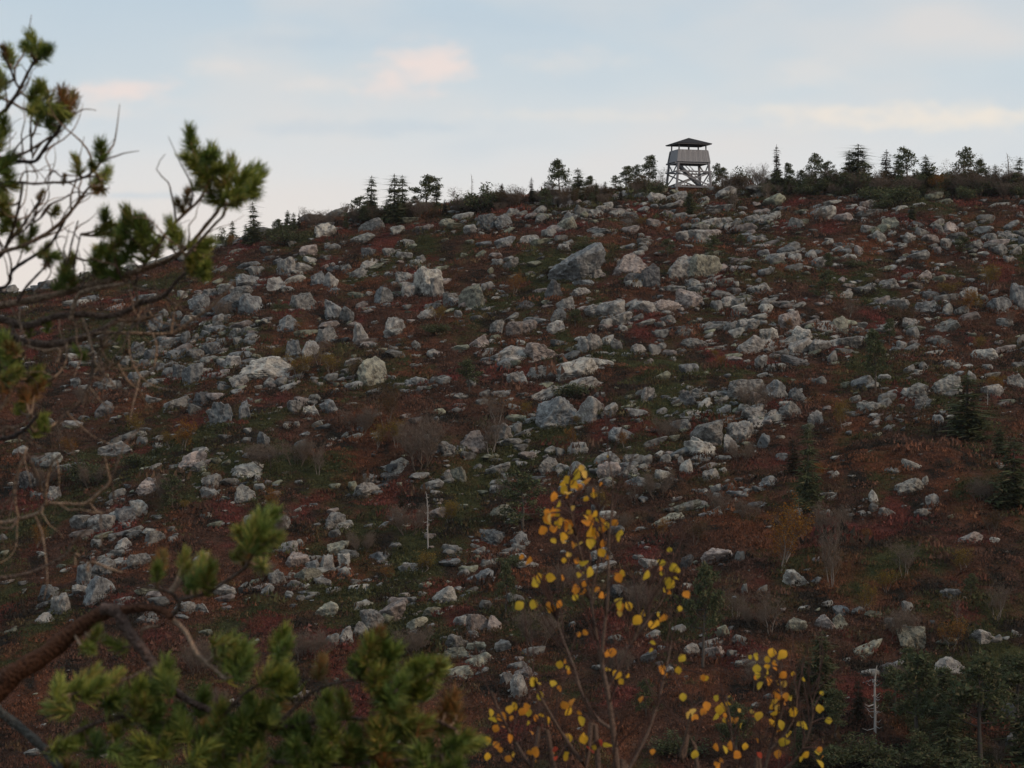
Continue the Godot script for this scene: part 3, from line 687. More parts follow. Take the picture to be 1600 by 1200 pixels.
func spruce_proto(sd: int, width: float, gap: float, dead: float) -> Node3D:
	var r := RandomNumberGenerator.new()
	r.seed = sd
	var tr := MB.new()
	tr.tube([Vector3(0, -0.06, 0), Vector3(0.004, 0.4, 0), Vector3(0.0, 0.8, 0.004), Vector3(0.002, 1.0, 0)], [0.022, 0.016, 0.007, 0.002], 6)
	var cr := MB.new()
	var y := 0.06 + gap
	var tones := GREENS if dead < 0.5 else [Color(0.045, 0.032, 0.022), Color(0.06, 0.045, 0.03), Color(0.035, 0.035, 0.02)]
	while y < 0.985:
		var reach := width * pow(1.0 - y, 0.8) * r.randf_range(0.55, 1.25) + 0.012
		var nb := r.randi_range(4, 6)
		var a0 := r.randf() * TAU
		for k in nb:
			if r.randf() < 0.22 + dead * 0.3:
				continue
			var a := a0 + TAU * k / nb + r.randfn() * 0.25
			var len := reach * r.randf_range(0.6, 1.15)
			var dir := Vector3(cos(a), 0, sin(a))
			var side := Vector3(-dir.z, 0, dir.x)
			var seg := 5
			for s in seg:
				var t0 := float(s) / seg
				var t1 := float(s + 1) / seg
				var p0 := Vector3(0, y, 0) + dir * len * t0 + Vector3(0, -0.30 * len * sin(t0 * 2.2), 0)
				var p1 := Vector3(0, y, 0) + dir * len * t1 + Vector3(0, -0.30 * len * sin(t1 * 2.2), 0)
				var wd := (0.048 * (1.15 - t0) + 0.014) * (1.0 - dead * 0.5)
				for q in 5:
					cr.col = tones[r.randi() % tones.size()] * r.randf_range(0.75, 1.3)
					cr.col.a = 1.0
					var o := side * wd * r.randfn() * 1.2 + Vector3(0, r.randfn() * 0.010 - 0.008, 0) + dir * len * 0.1 * r.randfn()
					cr.tri(p0 + o * 0.4, p1 + o * 0.5, (p0 + p1) * 0.5 + o * 1.5 + Vector3(0, -0.034 * r.randf(), 0))
		y += r.randf_range(0.026, 0.056)
	leafy(cr, r, Vector3(0, 0.985, 0), Vector3(0.012, 0.03, 0.012), 14, 0.02, tones)
	var o := Node3D.new()
	part("trunk", tr.mesh(M.trunk_grey), o)
	part("crown", cr.mesh(M.foliage, true), o)
	return o


func pine_proto(sd: int, first: float, width: float, dense: int) -> Node3D:
	var r := RandomNumberGenerator.new()
	r.seed = sd
	var tr := MB.new()
	var spine := []
	var x := Vector3.ZERO
	for k in 7:
		spine.push_back(x + Vector3(0, k / 6.0 * 0.96 - (0.05 if k == 0 else 0.0), 0))
		x += Vector3(r.randfn() * 0.018, 0, r.randfn() * 0.018)
	tr.tube(spine, [0.026, 0.023, 0.019, 0.015, 0.011, 0.007, 0.003], 6)
	var br := MB.new()
	var cr := MB.new()
	var n := 17
	for k in n:
		var t := first + (1.0 - first) * k / float(n)
		var q := t * 5.99
		var p: Vector3 = spine[int(q)].lerp(spine[mini(int(q) + 1, 6)], q - int(q))
		var a := k * 2.4 + r.randfn() * 0.5
		var len := width * (1.0 - pow((t - first) / (1.0 - first), 1.6) * 0.85) * r.randf_range(0.55, 1.15)
		var tip := p + Vector3(cos(a) * len, len * r.randf_range(0.1, 0.65), sin(a) * len)
		var m := p.lerp(tip, 0.55) + Vector3(0, -0.06 * len, 0)
		br.tube([p, m, tip], [0.008, 0.006, 0.003], 4)
		for c in 3:
			var at := m.lerp(tip, 0.25 + 0.4 * c) + Vector3(r.randfn(), r.randfn() * 0.6, r.randfn()) * len * 0.15
			leafy(cr, r, at, Vector3(0.105, 0.065, 0.105) * (0.6 + width), dense, 0.042, GREENS)
	leafy(cr, r, spine[6], Vector3(0.03, 0.06, 0.03), dense, 0.03, GREENS)
	var o := Node3D.new()
	part("trunk", tr.mesh(M.trunk_grey), o)
	part("branches", br.mesh(M.trunk_grey), o)
	part("crown", cr.mesh(M.foliage, true), o)
	return o


func twig_tree(mb: MB, tips: Array, r: RandomNumberGenerator, at: Vector3, dir: Vector3, len: float, rad: float, level: int) -> void:
	var p := at
	var d := dir
	var pts := [at]
	var rads := [rad]
	for k in 3:
		d = (d + Vector3(r.randfn(), r.randfn() * 0.5 + 0.12, r.randfn()) * 0.16).normalized()
		p += d * len / 3.0
		pts.push_back(p)
		rads.push_back(rad * (1.0 - 0.2 * (k + 1)))
	mb.tube(pts, rads, 4 if level > 1 else 3)
	tips.push_back(p)
	if level == 0:
		return
	for k in r.randi_range(3, 4):
		var q := pts[r.randi_range(1, 3)] as Vector3
		var side := (d + Vector3(r.randfn(), r.randf_range(-0.1, 0.7), r.randfn()) * 0.75).normalized()
		twig_tree(mb, tips, r, q, side, len * r.randf_range(0.5, 0.75), rad * 0.5, level - 1)


func birch_proto(sd: int, stems: int, spread: float, leaf: Array, share: int, pale: bool) -> Node3D:
	var r := RandomNumberGenerator.new()
	r.seed = sd
	var o := Node3D.new()
	var cr := MB.new()
	var tw := MB.new()
	var tips := []
	for s in stems:
		var st := MB.new()
		var a := r.randf() * TAU
		var lean := Vector3(cos(a) * spread, 1.0, sin(a) * spread).normalized()
		var p := Vector3(cos(a), 0, sin(a)) * 0.03 * (stems - 1) + Vector3(0, -0.05, 0)
		var hgt := r.randf_range(0.62, 0.8)
		var pts := []
		for k in 6:
			pts.push_back(p + lean * hgt * k / 5.0 + Vector3(r.randfn(), 0, r.randfn()) * 0.012 * k)
		st.tube(pts, [0.016, 0.014, 0.011, 0.008, 0.006, 0.004], 5)
		part("trunk", st.mesh(M.trunk_birch if pale else M.twig), o)
		for k in 14:
			var t := r.randf_range(1.2, 4.99)
			var q: Vector3 = pts[int(t)].lerp(pts[int(t) + 1], t - int(t))
			var b := r.randf() * TAU
			twig_tree(tw, tips, r, q, Vector3(cos(b) * 0.7, 0.9, sin(b) * 0.7).normalized(), r.randf_range(0.16, 0.3), 0.0048, 2)
	part("branches", tw.mesh(M.twig), o)
	if share == 0:
		# the brush of finest twigs at every tip
		for p: Vector3 in tips:
			for k in 2:
				var d := Vector3(r.randfn() * 0.7, r.randfn() * 0.6 + 0.7, r.randfn() * 0.7).normalized() * r.randf_range(0.05, 0.10)
				var u := d.cross(Vector3(r.randfn(), r.randfn(), r.randfn())).normalized() * 0.0027
				cr.tri(p - d * 0.4 - u, p - d * 0.4 + u, p + d)
		part("fine_twigs", cr.mesh(M.twig), o)
	else:
		for p in tips:
			leafy(cr, r, p, Vector3.ONE * 0.06, share, 0.030, leaf)
		part("crown", cr.mesh(M.foliage, true), o)
	return o


func bush_proto(sd: int, dense: int, tones: Array) -> Node3D:
	var r := RandomNumberGenerator.new()
	r.seed = sd
	var br := MB.new()
	var cr := MB.new()
	for k in 16:
		var a := r.randf() * TAU
		var len := r.randf_range(0.3, 0.75)
		var out := r.randf_range(0.15, 0.75)
		var tip := Vector3(cos(a) * out, len * (1.25 - out * 0.6), sin(a) * out)
		br.tube([Vector3(0, -0.08, 0), tip * Vector3(0.6, 0.4, 0.6), tip], [0.02, 0.014, 0.006], 4)
		for c in 4:
			leafy(cr, r, tip * (0.55 + 0.15 * c) + Vector3(r.randfn(), r.randfn(), r.randfn()) * 0.05, Vector3(0.17, 0.15, 0.17), dense, 0.07, tones)
	var o := Node3D.new()
	part("stems", br.mesh(M.trunk_grey), o)
	part("crown", cr.mesh(M.foliage, true), o)
	return o


func snag_proto(sd: int) -> Node3D:
	var r := RandomNumberGenerator.new()
	r.seed = sd
	var tr := MB.new()
	tr.tube([Vector3(0, -0.05, 0), Vector3(0.01, 0.35, 0), Vector3(0.0, 0.7, 0.01), Vector3(0.025, 0.93, 0), Vector3(0.05, 1.0, 0)], [0.020, 0.016, 0.013, 0.009, 0.004], 6)
	var br := MB.new()
	for k in 26:
		var y := r.randf_range(0.2, 0.98)
		var a := r.randf() * TAU
		var len := 0.16 * (1.15 - y) * r.randf_range(0.5, 1.2) + 0.03
		br.tube([Vector3(0, y, 0), Vector3(cos(a) * len * 0.6, y - 0.02, sin(a) * len * 0.6), Vector3(cos(a) * len, y + 0.01, sin(a) * len)], [0.006, 0.004, 0.002], 4)
	var o := Node3D.new()
	part("trunk", tr.mesh(M.trunk_pale), o)
	part("branches", br.mesh(M.trunk_pale), o)
	return o


const ORANGE := [Color(0.20, 0.085, 0.018), Color(0.15, 0.060, 0.016), Color(0.24, 0.12, 0.022)]
const YELLOW := [Color(0.17, 0.115, 0.022), Color(0.13, 0.085, 0.022), Color(0.21, 0.13, 0.03)]
const BROWN := [Color(0.085, 0.052, 0.025), Color(0.065, 0.045, 0.022), Color(0.10, 0.055, 0.022)]

# [kind, column, row of the foot, height, width factor, label]
func trees() -> Array:
	return [
		["spruce", 363, 380, 28, 1.0, "short thin spruce beside a taller one low on the skyline"], ["spruce", 399, 381, 50, 1.0, "pointed dark spruce low on the skyline beyond the pine branch"], ["spruce", 384, 380, 23, 1.0, "tiny spruce between two spruces low on the skyline"], ["bush", 350, 388, 26, 0.8, "dark rounded bush with orange leaves at the skyline's foot"], ["orange_birch", 357, 388, 16, 0.9, "small orange shrub against the lowest skyline spruces"], ["bush", 425, 372, 18, 0.8, "low dark bush beside the pointed low spruce"], ["spruce", 449, 366, 29, 1.0, "small spruce rising from a dark bush on the skyline"], ["spruce", 459, 363, 24, 1.1, "bushy small spruce behind the dark skyline bush"], ["bush", 447, 382, 24, 1.5, "wide dark bush of stunted pine below skyline spruces"], ["bare", 495, 352, 16, 1.5, "bare brown shrub on the skyline beside a white slab"],
		["spruce", 579, 342, 52, 1.0, "slender skyline spruce with a bushy pine at its foot"], ["pine", 560, 350, 34, 1.2, "stunted pine leaning beside the slender skyline spruce"], ["spruce", 616, 350, 60, 1.15, "bigger of the twin skyline spruces"], ["spruce", 629, 344, 54, 1.0, "thinner of the twin skyline spruces"], ["pine", 648, 332, 20, 1.2, "small pine beside the twin skyline spruces"], ["pine", 666, 331, 44, 1.3, "spreading skyline pine with upswept branches"], ["spruce", 682, 329, 37, 1.0, "small spruce leaning against the spreading skyline pine"], ["bare", 716, 329, 24, 1.4, "bare brown shrub between skyline pines"], ["bush", 752, 330, 34, 1.1, "dense dark rounded pine bush on the skyline"], ["snag", 737, 329, 44, 0.7, "thin dead stem behind the rounded pine bush"], ["dead_spruce", 784, 321, 27, 0.9, "thin half-dead spruce beside the rounded pine bush"], ["bare", 812, 318, 20, 1.6, "wide bare brown shrub on the ridge"], ["dead_spruce", 830, 320, 33, 0.9, "scrawny brown spruce at the end of the bare shrubs"], ["dead_spruce", 852, 317, 26, 0.9, "brown spruce top beside the tall ridge pine"], ["pine", 873, 315, 51, 0.9, "tall round-topped pine on the ridge"], ["bare", 889, 312, 16, 1.2, "small bare shrub between two ridge pines"], ["spruce", 904, 314, 40, 1.5, "bushy spruce between the ridge pines"], ["pine", 921, 311, 28, 1.0, "small pine behind the bushy ridge spruce"], ["spruce", 945, 304, 16, 1.2, "tiny spruce on the ridge below the tower pines"], ["pine", 978, 298, 30, 1.1, "open pine standing a few metres from the tower"], ["pine", 992, 297, 32, 1.0, "second open pine of the pair near the tower"], ["pine", 962, 300, 20, 1.2, "low pine at the foot of the tower-side pair"], ["pine", 1014, 297, 42, 0.95, "flat-topped pine beside the lookout tower"], ["bare", 1037, 297, 26, 1.3, "dense brown bare shrub growing against the tower leg"],
		["pine", 1119, 297, 32, 0.9, "slim pine just past the lookout tower"], ["pine", 1130, 297, 27, 1.0, "small pine beside the slim tower pine"], ["bush", 1156, 296, 28, 0.9, "round green pine bush past the lookout tower"], ["bare", 1186, 295, 28, 1.0, "pale bare birch on the ridge beside a bent spruce"], ["dead_spruce", 1214, 296, 53, 0.9, "tall ragged spruce with a bent top"], ["pine", 1234, 298, 34, 0.8, "thin pine beside the bent-topped spruce"], ["pine", 1256, 294, 22, 1.2, "low pine under the two-crowned pine"], ["pine", 1275, 296, 43, 1.0, "open skyline pine with a ragged crown"], ["pine", 1292, 294, 33, 1.0, "lower pine leaning on the ragged skyline pine"], ["spruce", 1340, 298, 56, 1.7, "broad dark clump of spruce on the ridge"], ["spruce", 1327, 296, 47, 1.2, "bare-tipped spruce at the side of the broad clump"], ["bush", 1350, 300, 34, 1.2, "dark pine bush at the foot of the broad spruce clump"], ["dead_spruce", 1383, 296, 47, 1.7, "brownish dying spruce between dark skyline trees"], ["pine", 1418, 300, 54, 0.9, "dark pine with a pale bare trunk on the ridge"], ["spruce", 1404, 296, 44, 1.2, "dark spruce touching the pale-trunked pine"], ["spruce", 1447, 300, 45, 1.4, "mid-height dark spruce in the ridge thicket"], ["bush", 1462, 302, 38, 1.2, "olive pine bush in the ridge thicket"], ["pine", 1506, 298, 52, 1.0, "umbrella-topped pine standing above the thicket"], ["pine", 1533, 299, 39, 0.9, "lower pine beside the umbrella-topped pine"], ["spruce", 1555, 298, 32, 1.2, "small dark pointed spruce near the thicket's end"], ["snag", 1577, 297, 45, 0.8, "thin bare dead tree near the thicket's end"], ["spruce", 1589, 300, 42, 1.1, "dark spruce at the end of the ridge thicket"], ["brown_birch", 1490, 306, 32, 1.2, "brown-leaved birch shrub in front of the umbrella pine"], ["brown_birch", 1520, 306, 36, 1.3, "olive-brown birch shrub below the umbrella pine"], ["orange_birch", 1474, 308, 27, 1.2, "rusty birch shrub at the thicket's edge"], ["brown_birch", 1575, 306, 34, 1.2, "brown birch shrub under the thin dead tree"], ["bush", 1375, 316, 26, 1.5, "dark juniper-like bush under the dying spruce"], ["bush", 1402, 320, 28, 1.4, "dark wide bush below the pale-trunked pine"], ["bush", 1310, 300, 22, 1.5, "low dark bush between ragged pine and spruce clump"], ["bare", 1200, 318, 26, 0.9, "thin bare birch in front of the bent-topped spruce"], ["bare", 1146, 330, 34, 0.6, "single bare stem in front of the tower rocks"],
		["spruce", 1077, 336, 38, 1.3, "small dark spruce on the slope below the tower"], ["bush", 920, 394, 24, 1.3, "dark green bush in the dip above the wedge boulder"], ["pine", 1043, 402, 30, 1.4, "sparse pine above the twin domed boulders"], ["pine", 1115, 404, 36, 1.1, "pine just behind the twin domed boulders"], ["pine", 1157, 390, 24, 1.2, "small pine on heath past the domed boulders"], ["pine", 899, 510, 27, 1.5, "olive stunted pine among ledges"], ["bare", 984, 363, 24, 1.6, "grey bare shrub in rocks below the tower"], ["yellow_birch", 998, 354, 16, 1.6, "yellow shrub in rocks below the tower"], ["bush", 1390, 326, 22, 1.8, "wide dark bush above the rounded boulders"], ["spruce", 1425, 345, 26, 1.6, "small dark spruce below the ridge thicket"], ["pine", 1294, 425, 30, 1.2, "small pine above the olive pine"], ["pine", 1290, 469, 46, 1.3, "olive spreading pine above the rocky pile"], ["pine", 1505, 397, 28, 1.7, "wide low pine among the upper rocks"], ["yellow_birch", 1545, 454, 42, 1.0, "yellow-brown birch among the upper rocks"], ["yellow_birch", 1485, 464, 24, 1.5, "low yellow birch shrub on a boulder"], ["bare", 1284, 347, 22, 1.6, "grey bare shrub behind two round boulders"], ["bare", 1470, 352, 24, 1.4, "bare shrub below the ridge thicket"], ["bush", 1334, 419, 16, 2.0, "low green bush between upper boulders"],
		["pine", 1368, 612, 98, 0.75, "lone slim pine in front of the rocky pile"], ["pine", 1390, 539, 42, 0.9, "dark pine behind the lone slim pine"], ["spruce", 1512, 684, 100, 1.75, "wide dark spruce on the open slope"], ["spruce", 1582, 796, 115, 1.4, "large dark spruce below the wide spruce"], ["spruce", 1562, 714, 48, 1.5, "young spruce beside the large dark spruce"], ["spruce", 1262, 796, 136, 0.75, "tall slender spruce standing alone in red heath"], ["dead_spruce", 1240, 742, 58, 1.6, "grey sparse tree behind the slender spruce"], ["yellow_birch", 1317, 672, 52, 0.7, "slim yellow birch with a white stem"], ["orange_birch", 1219, 890, 102, 0.9, "orange-crowned birch with a white foot"], ["orange_birch", 1250, 850, 40, 1.0, "small orange birch beside the orange-crowned birch"], ["bare", 1327, 497, 28, 1.6, "reddish bare shrub above the rocky pile"], ["bare", 1577, 513, 28, 0.8, "white-stemmed bare birch under the blue outcrop"], ["snag", 1543, 636, 34, 0.8, "short pale snag beside the wide dark spruce"], ["orange_birch", 1233, 516, 18, 1.0, "tiny orange birch before a pinkish boulder"], ["yellow_birch", 1561, 607, 22, 1.0, "tiny yellow birch past the wide spruce"], ["orange_birch", 1129, 575, 20, 1.3, "small rusty shrub in open heath"], ["yellow_birch", 1118, 560, 14, 1.0, "tiny yellow shrub in open heath"],
		["pine", 818, 830, 96, 1.25, "dark spreading pine behind the yellow birch"], ["bush", 902, 622, 30, 1.6, "stunted pine growing on the layered ledge"], ["pine", 734, 616, 54, 1.1, "sparse pine with a pale stem beside the layered ledge"], ["bare", 767, 712, 62, 0.8, "leaning bare birch below the ledge"], ["bare", 776, 661, 44, 1.1, "grey bare shrub against the layered ledge"], ["yellow_birch", 821, 652, 26, 1.1, "yellow shrub at the foot of the layered ledge"], ["yellow_birch", 903, 664, 16, 1.1, "small yellow shrub against the ledge face"], ["bare", 989, 790, 30, 0.9, "little pale bare birch on green heath"], ["orange_birch", 1031, 841, 30, 1.2, "thin orange shrub under the slanting slab"], ["brown_birch", 1085, 850, 38, 1.3, "brown twiggy shrub in red heath"],
		["snag", 669, 858, 90, 0.7, "tall white snag with a bent broken top"], ["yellow_birch", 660, 896, 36, 1.5, "yellow bush under the tall white snag"], ["brown_birch", 603, 670, 68, 0.7, "thin brown birch in red heath"], ["yellow_birch", 588, 703, 44, 0.9, "yellow-brown birch below the thin brown birch"], ["yellow_birch", 620, 700, 46, 0.6, "thin yellow-topped birch beside the bare birch clump"], ["bare_clump", 657, 730, 82, 0.9, "many-stemmed bare birch clump above the flat boulder"], ["bare", 498, 742, 44, 0.8, "small white-stemmed bare birch on red heath"], ["yellow_birch", 516, 586, 36, 1.2, "olive-yellow shrub beside the cracked round boulder"], ["orange_birch", 285, 708, 48, 1.1, "bright orange-leaved shrub on the lower slope"], ["bare_clump", 420, 730, 38, 1.8, "wide grey-red bare thicket behind the pale boulder"], ["dead_spruce", 627, 802, 42, 1.0, "small grey sparse tree above the snag"], ["bare_clump", 640, 834, 46, 1.1, "dark bare shrub beside the tall white snag"], ["yellow_birch", 435, 564, 24, 1.3, "yellow shrub behind the pale dome boulder"], ["bare", 497, 573, 36, 1.1, "grey bare shrub beside the olive-yellow shrub"], ["orange_birch", 461, 519, 16, 1.4, "small orange shrub among shoulder boulders"], ["bush", 680, 522, 20, 1.8, "low green bush on the middle slope"], ["bush", 440, 486, 18, 1.2, "dark green bush among shoulder boulders"],
		["yellow_birch", 216, 682, 38, 1.0, "yellow birch shrub near the orange-leaved shrub"], ["bush", 130, 756, 50, 1.0, "dark green pine bush behind the dead twigs"], ["bush", 216, 732, 30, 1.3, "dark bush below the yellow birch shrub"], ["pine", 270, 794, 54, 1.1, "sparse small pine beside the bluish outcrop"], ["orange_birch", 57, 858, 38, 0.9, "orange shrub near the dead pine twigs"], ["bare", 93, 699, 38, 0.9, "pale bare birch behind the dead pine twigs"], ["orange_birch", 420, 802, 36, 1.2, "rusty shrub beside the slanting pale boulder"], ["yellow_birch", 288, 798, 18, 1.1, "tiny yellow shrub at the sparse small pine"], ["bare", 468, 1034, 34, 0.9, "white bare birch behind the pine needles"], ["bare_clump", 493, 1030, 46, 1.2, "bare thicket below the pinkish ridge"], ["pine", 790, 965, 86, 0.6, "thin pine with a long bare stem near slabs"], ["bush", 793, 887, 26, 1.3, "low green bush above the thin-stemmed pine"], ["orange_birch", 607, 908, 22, 1.2, "small orange shrub by the yellow bush"], ["bare_clump", 646, 1024, 44, 1.2, "grey bare thicket by the mossy ramp slabs"],
		["pine", 1098, 1044, 162, 0.6, "tall pine with a long bare stem on the lower slope"], ["bare", 1150, 969, 46, 1.0, "curved white bare birch on green heath"], ["bare", 1205, 994, 66, 0.9, "bare birch on a small grey mound"], ["bare", 1300, 919, 92, 0.6, "tall thin bare birch on the lower slope"], ["bare", 1413, 902, 55, 0.9, "twin-stemmed bare birch in open heath"], ["yellow_birch", 1503, 895, 42, 1.1, "yellow birch above a dark young pine"], ["pine", 1517, 938, 42, 1.1, "dark young pine below the yellow birch"], ["yellow_birch", 1353, 962, 54, 0.7, "slim yellow-brown birch beside pale boulders"], ["orange_birch", 1487, 1015, 48, 1.1, "orange birch beside the lichen-green dome"], ["bare", 1557, 969, 56, 0.9, "pale bare birch in dark red heath"], ["bare", 1495, 979, 44, 0.7, "thin pale stem behind the orange birch"], ["spruce", 1281, 1097, 112, 1.2, "dense dark cone-shaped spruce on the lower slope"], ["snag", 1367, 1164, 124, 1.0, "tall bleached snag with stubby arms"], ["pine", 1433, 1166, 150, 1.0, "tall dark pine on the lowest slope"], ["pine", 1533, 1198, 178, 0.95, "tallest dark pine on the lowest slope"], ["bush", 1320, 1198, 52, 1.4, "dark bush at the foot of the bleached snag"], ["bush", 1365, 1204, 56, 1.2, "second dark bush under the bleached snag"], ["bare", 1562, 1199, 42, 0.9, "bare birch at the foot of the tallest pine"], ["pine", 1572, 1086, 66, 1.2, "ragged pine beside the tallest dark pine"], ["dead_spruce", 1528, 1076, 54, 1.3, "grey sparse tree above the tallest pine"], ["pine", 1423, 1064, 52, 1.2, "olive pine behind the tall dark pine"], ["spruce", 1480, 1195, 90, 1.5, "dark spruce between the two tall lowest pines"], ["spruce", 1600, 1200, 120, 1.4, "dark spruce past the tallest pine"], ["orange_birch", 1353, 845, 18, 1.3, "tiny rust-red shrub in open heath"], ["bush", 1290, 1200, 40, 1.4, "dark bush below the cone-shaped spruce"], ["pine", 1400, 1120, 80, 1.0, "dark pine beside the bleached snag"], ["pine", 1475, 1130, 90, 1.1, "ragged dark pine between the two tall pines"], ["bush", 1430, 1206, 60, 1.3, "dark bush under the tall dark pine"], ["pine", 1590, 1130, 110, 1.1, "dark pine past the ragged pine"], ["dead_spruce", 1340, 1130, 70, 1.2, "grey sparse spruce beside the bleached snag"], ["spruce", 1250, 1206, 70, 1.2, "young spruce behind the smaller yellow birch"], ["bush", 1500, 1210, 60, 1.5, "wide dark bush between the lowest pines"], ["pine", 1150, 1190, 90, 1.0, "dark pine behind the dense yellow leaves"], ["bush", 1060, 1180, 40, 1.5, "dark bush behind the slender close birch"], ["pine", 1010, 1120, 60, 1.0, "small dim pine behind the slender close birch"], ["bare_clump", 1010, 960, 50, 1.1, "bare thicket beside the pine with a bare stem"], ["bare_clump", 1180, 1080, 60, 1.2, "bare thicket behind the dense yellow leaves"], ["bare_clump", 1400, 1000, 50, 1.2, "bare thicket beside the lichen-green dome"], ["bare_clump", 560, 680, 44, 1.2, "bare thicket in the red heath hollow"], ["bare_clump", 1180, 640, 40, 1.2, "bare thicket above the cracked blocky pile"], ["bare_clump", 840, 1010, 60, 1.1, "bare brown thicket behind the yellow birch"], ["bare_clump", 880, 930, 50, 1.0, "brown twiggy shrub behind the yellow birch leaves"]]


func build_trees() -> void:
	var protos := {
		"spruce": [spruce_proto(1, 0.26, 0.0, 0.0), spruce_proto(2, 0.23, 0.04, 0.1), spruce_proto(3, 0.28, 0.02, 0.05)],
		"dead_spruce": [spruce_proto(11, 0.22, 0.06, 0.6), spruce_proto(12, 0.24, 0.1, 0.5)],
		"pine": [pine_proto(21, 0.30, 0.27, 42), pine_proto(22, 0.18, 0.32, 40), pine_proto(23, 0.36, 0.30, 44)],
		"bush": [bush_proto(31, 26, GREENS), bush_proto(32, 30, GREENS)],
		"bare": [birch_proto(41, 2, 0.22, [], 0, true), birch_proto(42, 1, 0.12, [], 0, true), birch_proto(43, 3, 0.3, [], 0, true)],
		"bare_clump": [birch_proto(45, 6, 0.5, [], 0, false), birch_proto(46, 7, 0.6, [], 0, false)],
		"yellow_birch": [birch_proto(51, 2, 0.3, YELLOW, 4, true), birch_proto(52, 3, 0.4, YELLOW, 4, true)],
		"orange_birch": [birch_proto(61, 2, 0.3, ORANGE, 4, true), birch_proto(62, 3, 0.4, ORANGE, 3, true)],
		"brown_birch": [birch_proto(71, 3, 0.35, BROWN, 3, false)],
		"snag": [snag_proto(81), snag_proto(82)],
	}
	var names := {"spruce": ["spruce_tree", "spruce", "spruces on the fell"], "dead_spruce": ["sparse_spruce", "spruce", "half-dead spruces on the fell"], "pine": ["pine_tree", "pine", "stunted pines on the fell"], "bush": ["pine_bush", "bush", "low evergreen bushes on the fell"], "bare": ["bare_birch", "birch", "bare birches on the fell"], "bare_clump": ["bare_thicket", "shrub", "bare birch thickets on the fell"], "yellow_birch": ["yellow_birch", "birch", "yellow birches on the fell"], "orange_birch": ["orange_birch", "birch", "orange birches on the fell"], "brown_birch": ["brown_birch", "birch", "brown birches on the fell"], "snag": ["dead_snag", "dead tree", "dead snags on the fell"]}
	var r := RandomNumberGenerator.new()
	r.seed = 9
	var listed := trees()
	for n in listed.size():
		var t: Array = listed[n]
		var kind: String = t[0]
		var p := ground_at(t[1], t[2])
		var h: float = t[3] * -p.z / F
		if n < 64:
			h *= 1.3      # the crest hides the foot
		if kind == "bush" or kind.begins_with("bare") or kind.ends_with("birch"):
			h *= 1.08
		var o: Node3D = protos[kind][r.randi() % protos[kind].size()].duplicate()
		o.name = numbered(names[kind][0])
		add_child(o)
		o.position = p
		o.rotation = Vector3(r.randfn() * 0.02, r.randf() * TAU, r.randfn() * 0.03)
		o.scale = Vector3(h * t[4], h, h * t[4])
		tag(o, t[5], names[kind][1], names[kind][2])
	# more of the thin bare birch thickets that veil the slope
	for k in 26:
		var px := r.randf_range(20.0, 1590.0)
		var py := 430.0 + 720.0 * sqrt(r.randf())
		var p := ground_at(px, py)
		var h := r.randf_range(1.3, 2.6)
		var o: Node3D = protos.bare_clump[r.randi() % 2].duplicate()
		o.name = numbered("birch_scrub")
		add_child(o)
		o.position = p
		o.rotation.y = r.randf() * TAU
		o.scale = Vector3(h * 0.9, h, h * 0.9)
		var near := ""
		var far := 1e9
		for q in NEAR:
			var dd := Vector2(q[0] - px, q[1] - py).length()
			if dd < far:
				far = dd
				near = q[2]
		tag(o, "low grey-brown leafless birch scrub " + near, "scrub", "leafless birch scrub on the slope")
	# small birches with leaves left, and the dark thicket at the foot of the slope
	for k in 40:
		var low := k >= 22
		var px := r.randf_range(1130.0, 1600.0) if low else r.randf_range(60.0, 1590.0)
		var py := r.randf_range(1085.0, 1215.0) if low else 450.0 + 600.0 * r.randf()
		var kind: String = ["spruce", "pine", "dead_spruce", "bush"][k % 4] if low else ["yellow_birch", "orange_birch", "brown_birch"][k % 3]
		var p := ground_at(px, py)
		var h := (r.randf_range(50.0, 95.0) if low and kind != "bush" else r.randf_range(24.0, 46.0)) * -p.z / F
		var o: Node3D = protos[kind][r.randi() % protos[kind].size()].duplicate()
		o.name = numbered("thicket_" + names[kind][0] if low else "small_" + names[kind][0])
		add_child(o)
		o.position = p
		o.rotation.y = r.randf() * TAU
		o.scale = Vector3(h, h, h)
		var near := ""
		var far := 1e9
		for q in NEAR:
			var dd := Vector2(q[0] - px, q[1] - py).length()
			if dd < far:
				far = dd
				near = q[2]
		var says := {"spruce": "dark thicket spruce ", "pine": "dark thicket pine ", "dead_spruce": "ragged grey thicket spruce ", "bush": "dark evergreen thicket bush ", "yellow_birch": "small faint yellow birch ", "orange_birch": "small faint orange birch ", "brown_birch": "small brown-leaved birch "}
		tag(o, says[kind] + near, names[kind][1], "trees of the lowest thicket" if low else names[kind][2])
	# low growth along the ridge
	var edge := [["bare_clump", "ridge_scrub", "low leafless brown scrub along the ridge ", "scrub"], ["brown_birch", "ridge_birch_shrub", "low brown-leaved birch shrub along the ridge ", "shrub"], ["bare_clump", "ridge_scrub", "low leafless brown scrub along the ridge ", "scrub"], ["bush", "ridge_pine_bush", "low dark pine bush along the ridge ", "bush"], ["brown_birch", "ridge_birch_shrub", "low brown-leaved birch shrub along the ridge ", "shrub"], ["bare_clump", "ridge_scrub", "low leafless brown scrub along the ridge ", "scrub"], ["pine", "ridge_pine", "stunted low pine along the ridge ", "pine"], ["spruce", "ridge_spruce", "small thin spruce along the ridge ", "spruce"], ["dead_spruce", "ridge_sparse_spruce", "small half-bare spruce along the ridge ", "spruce"]]
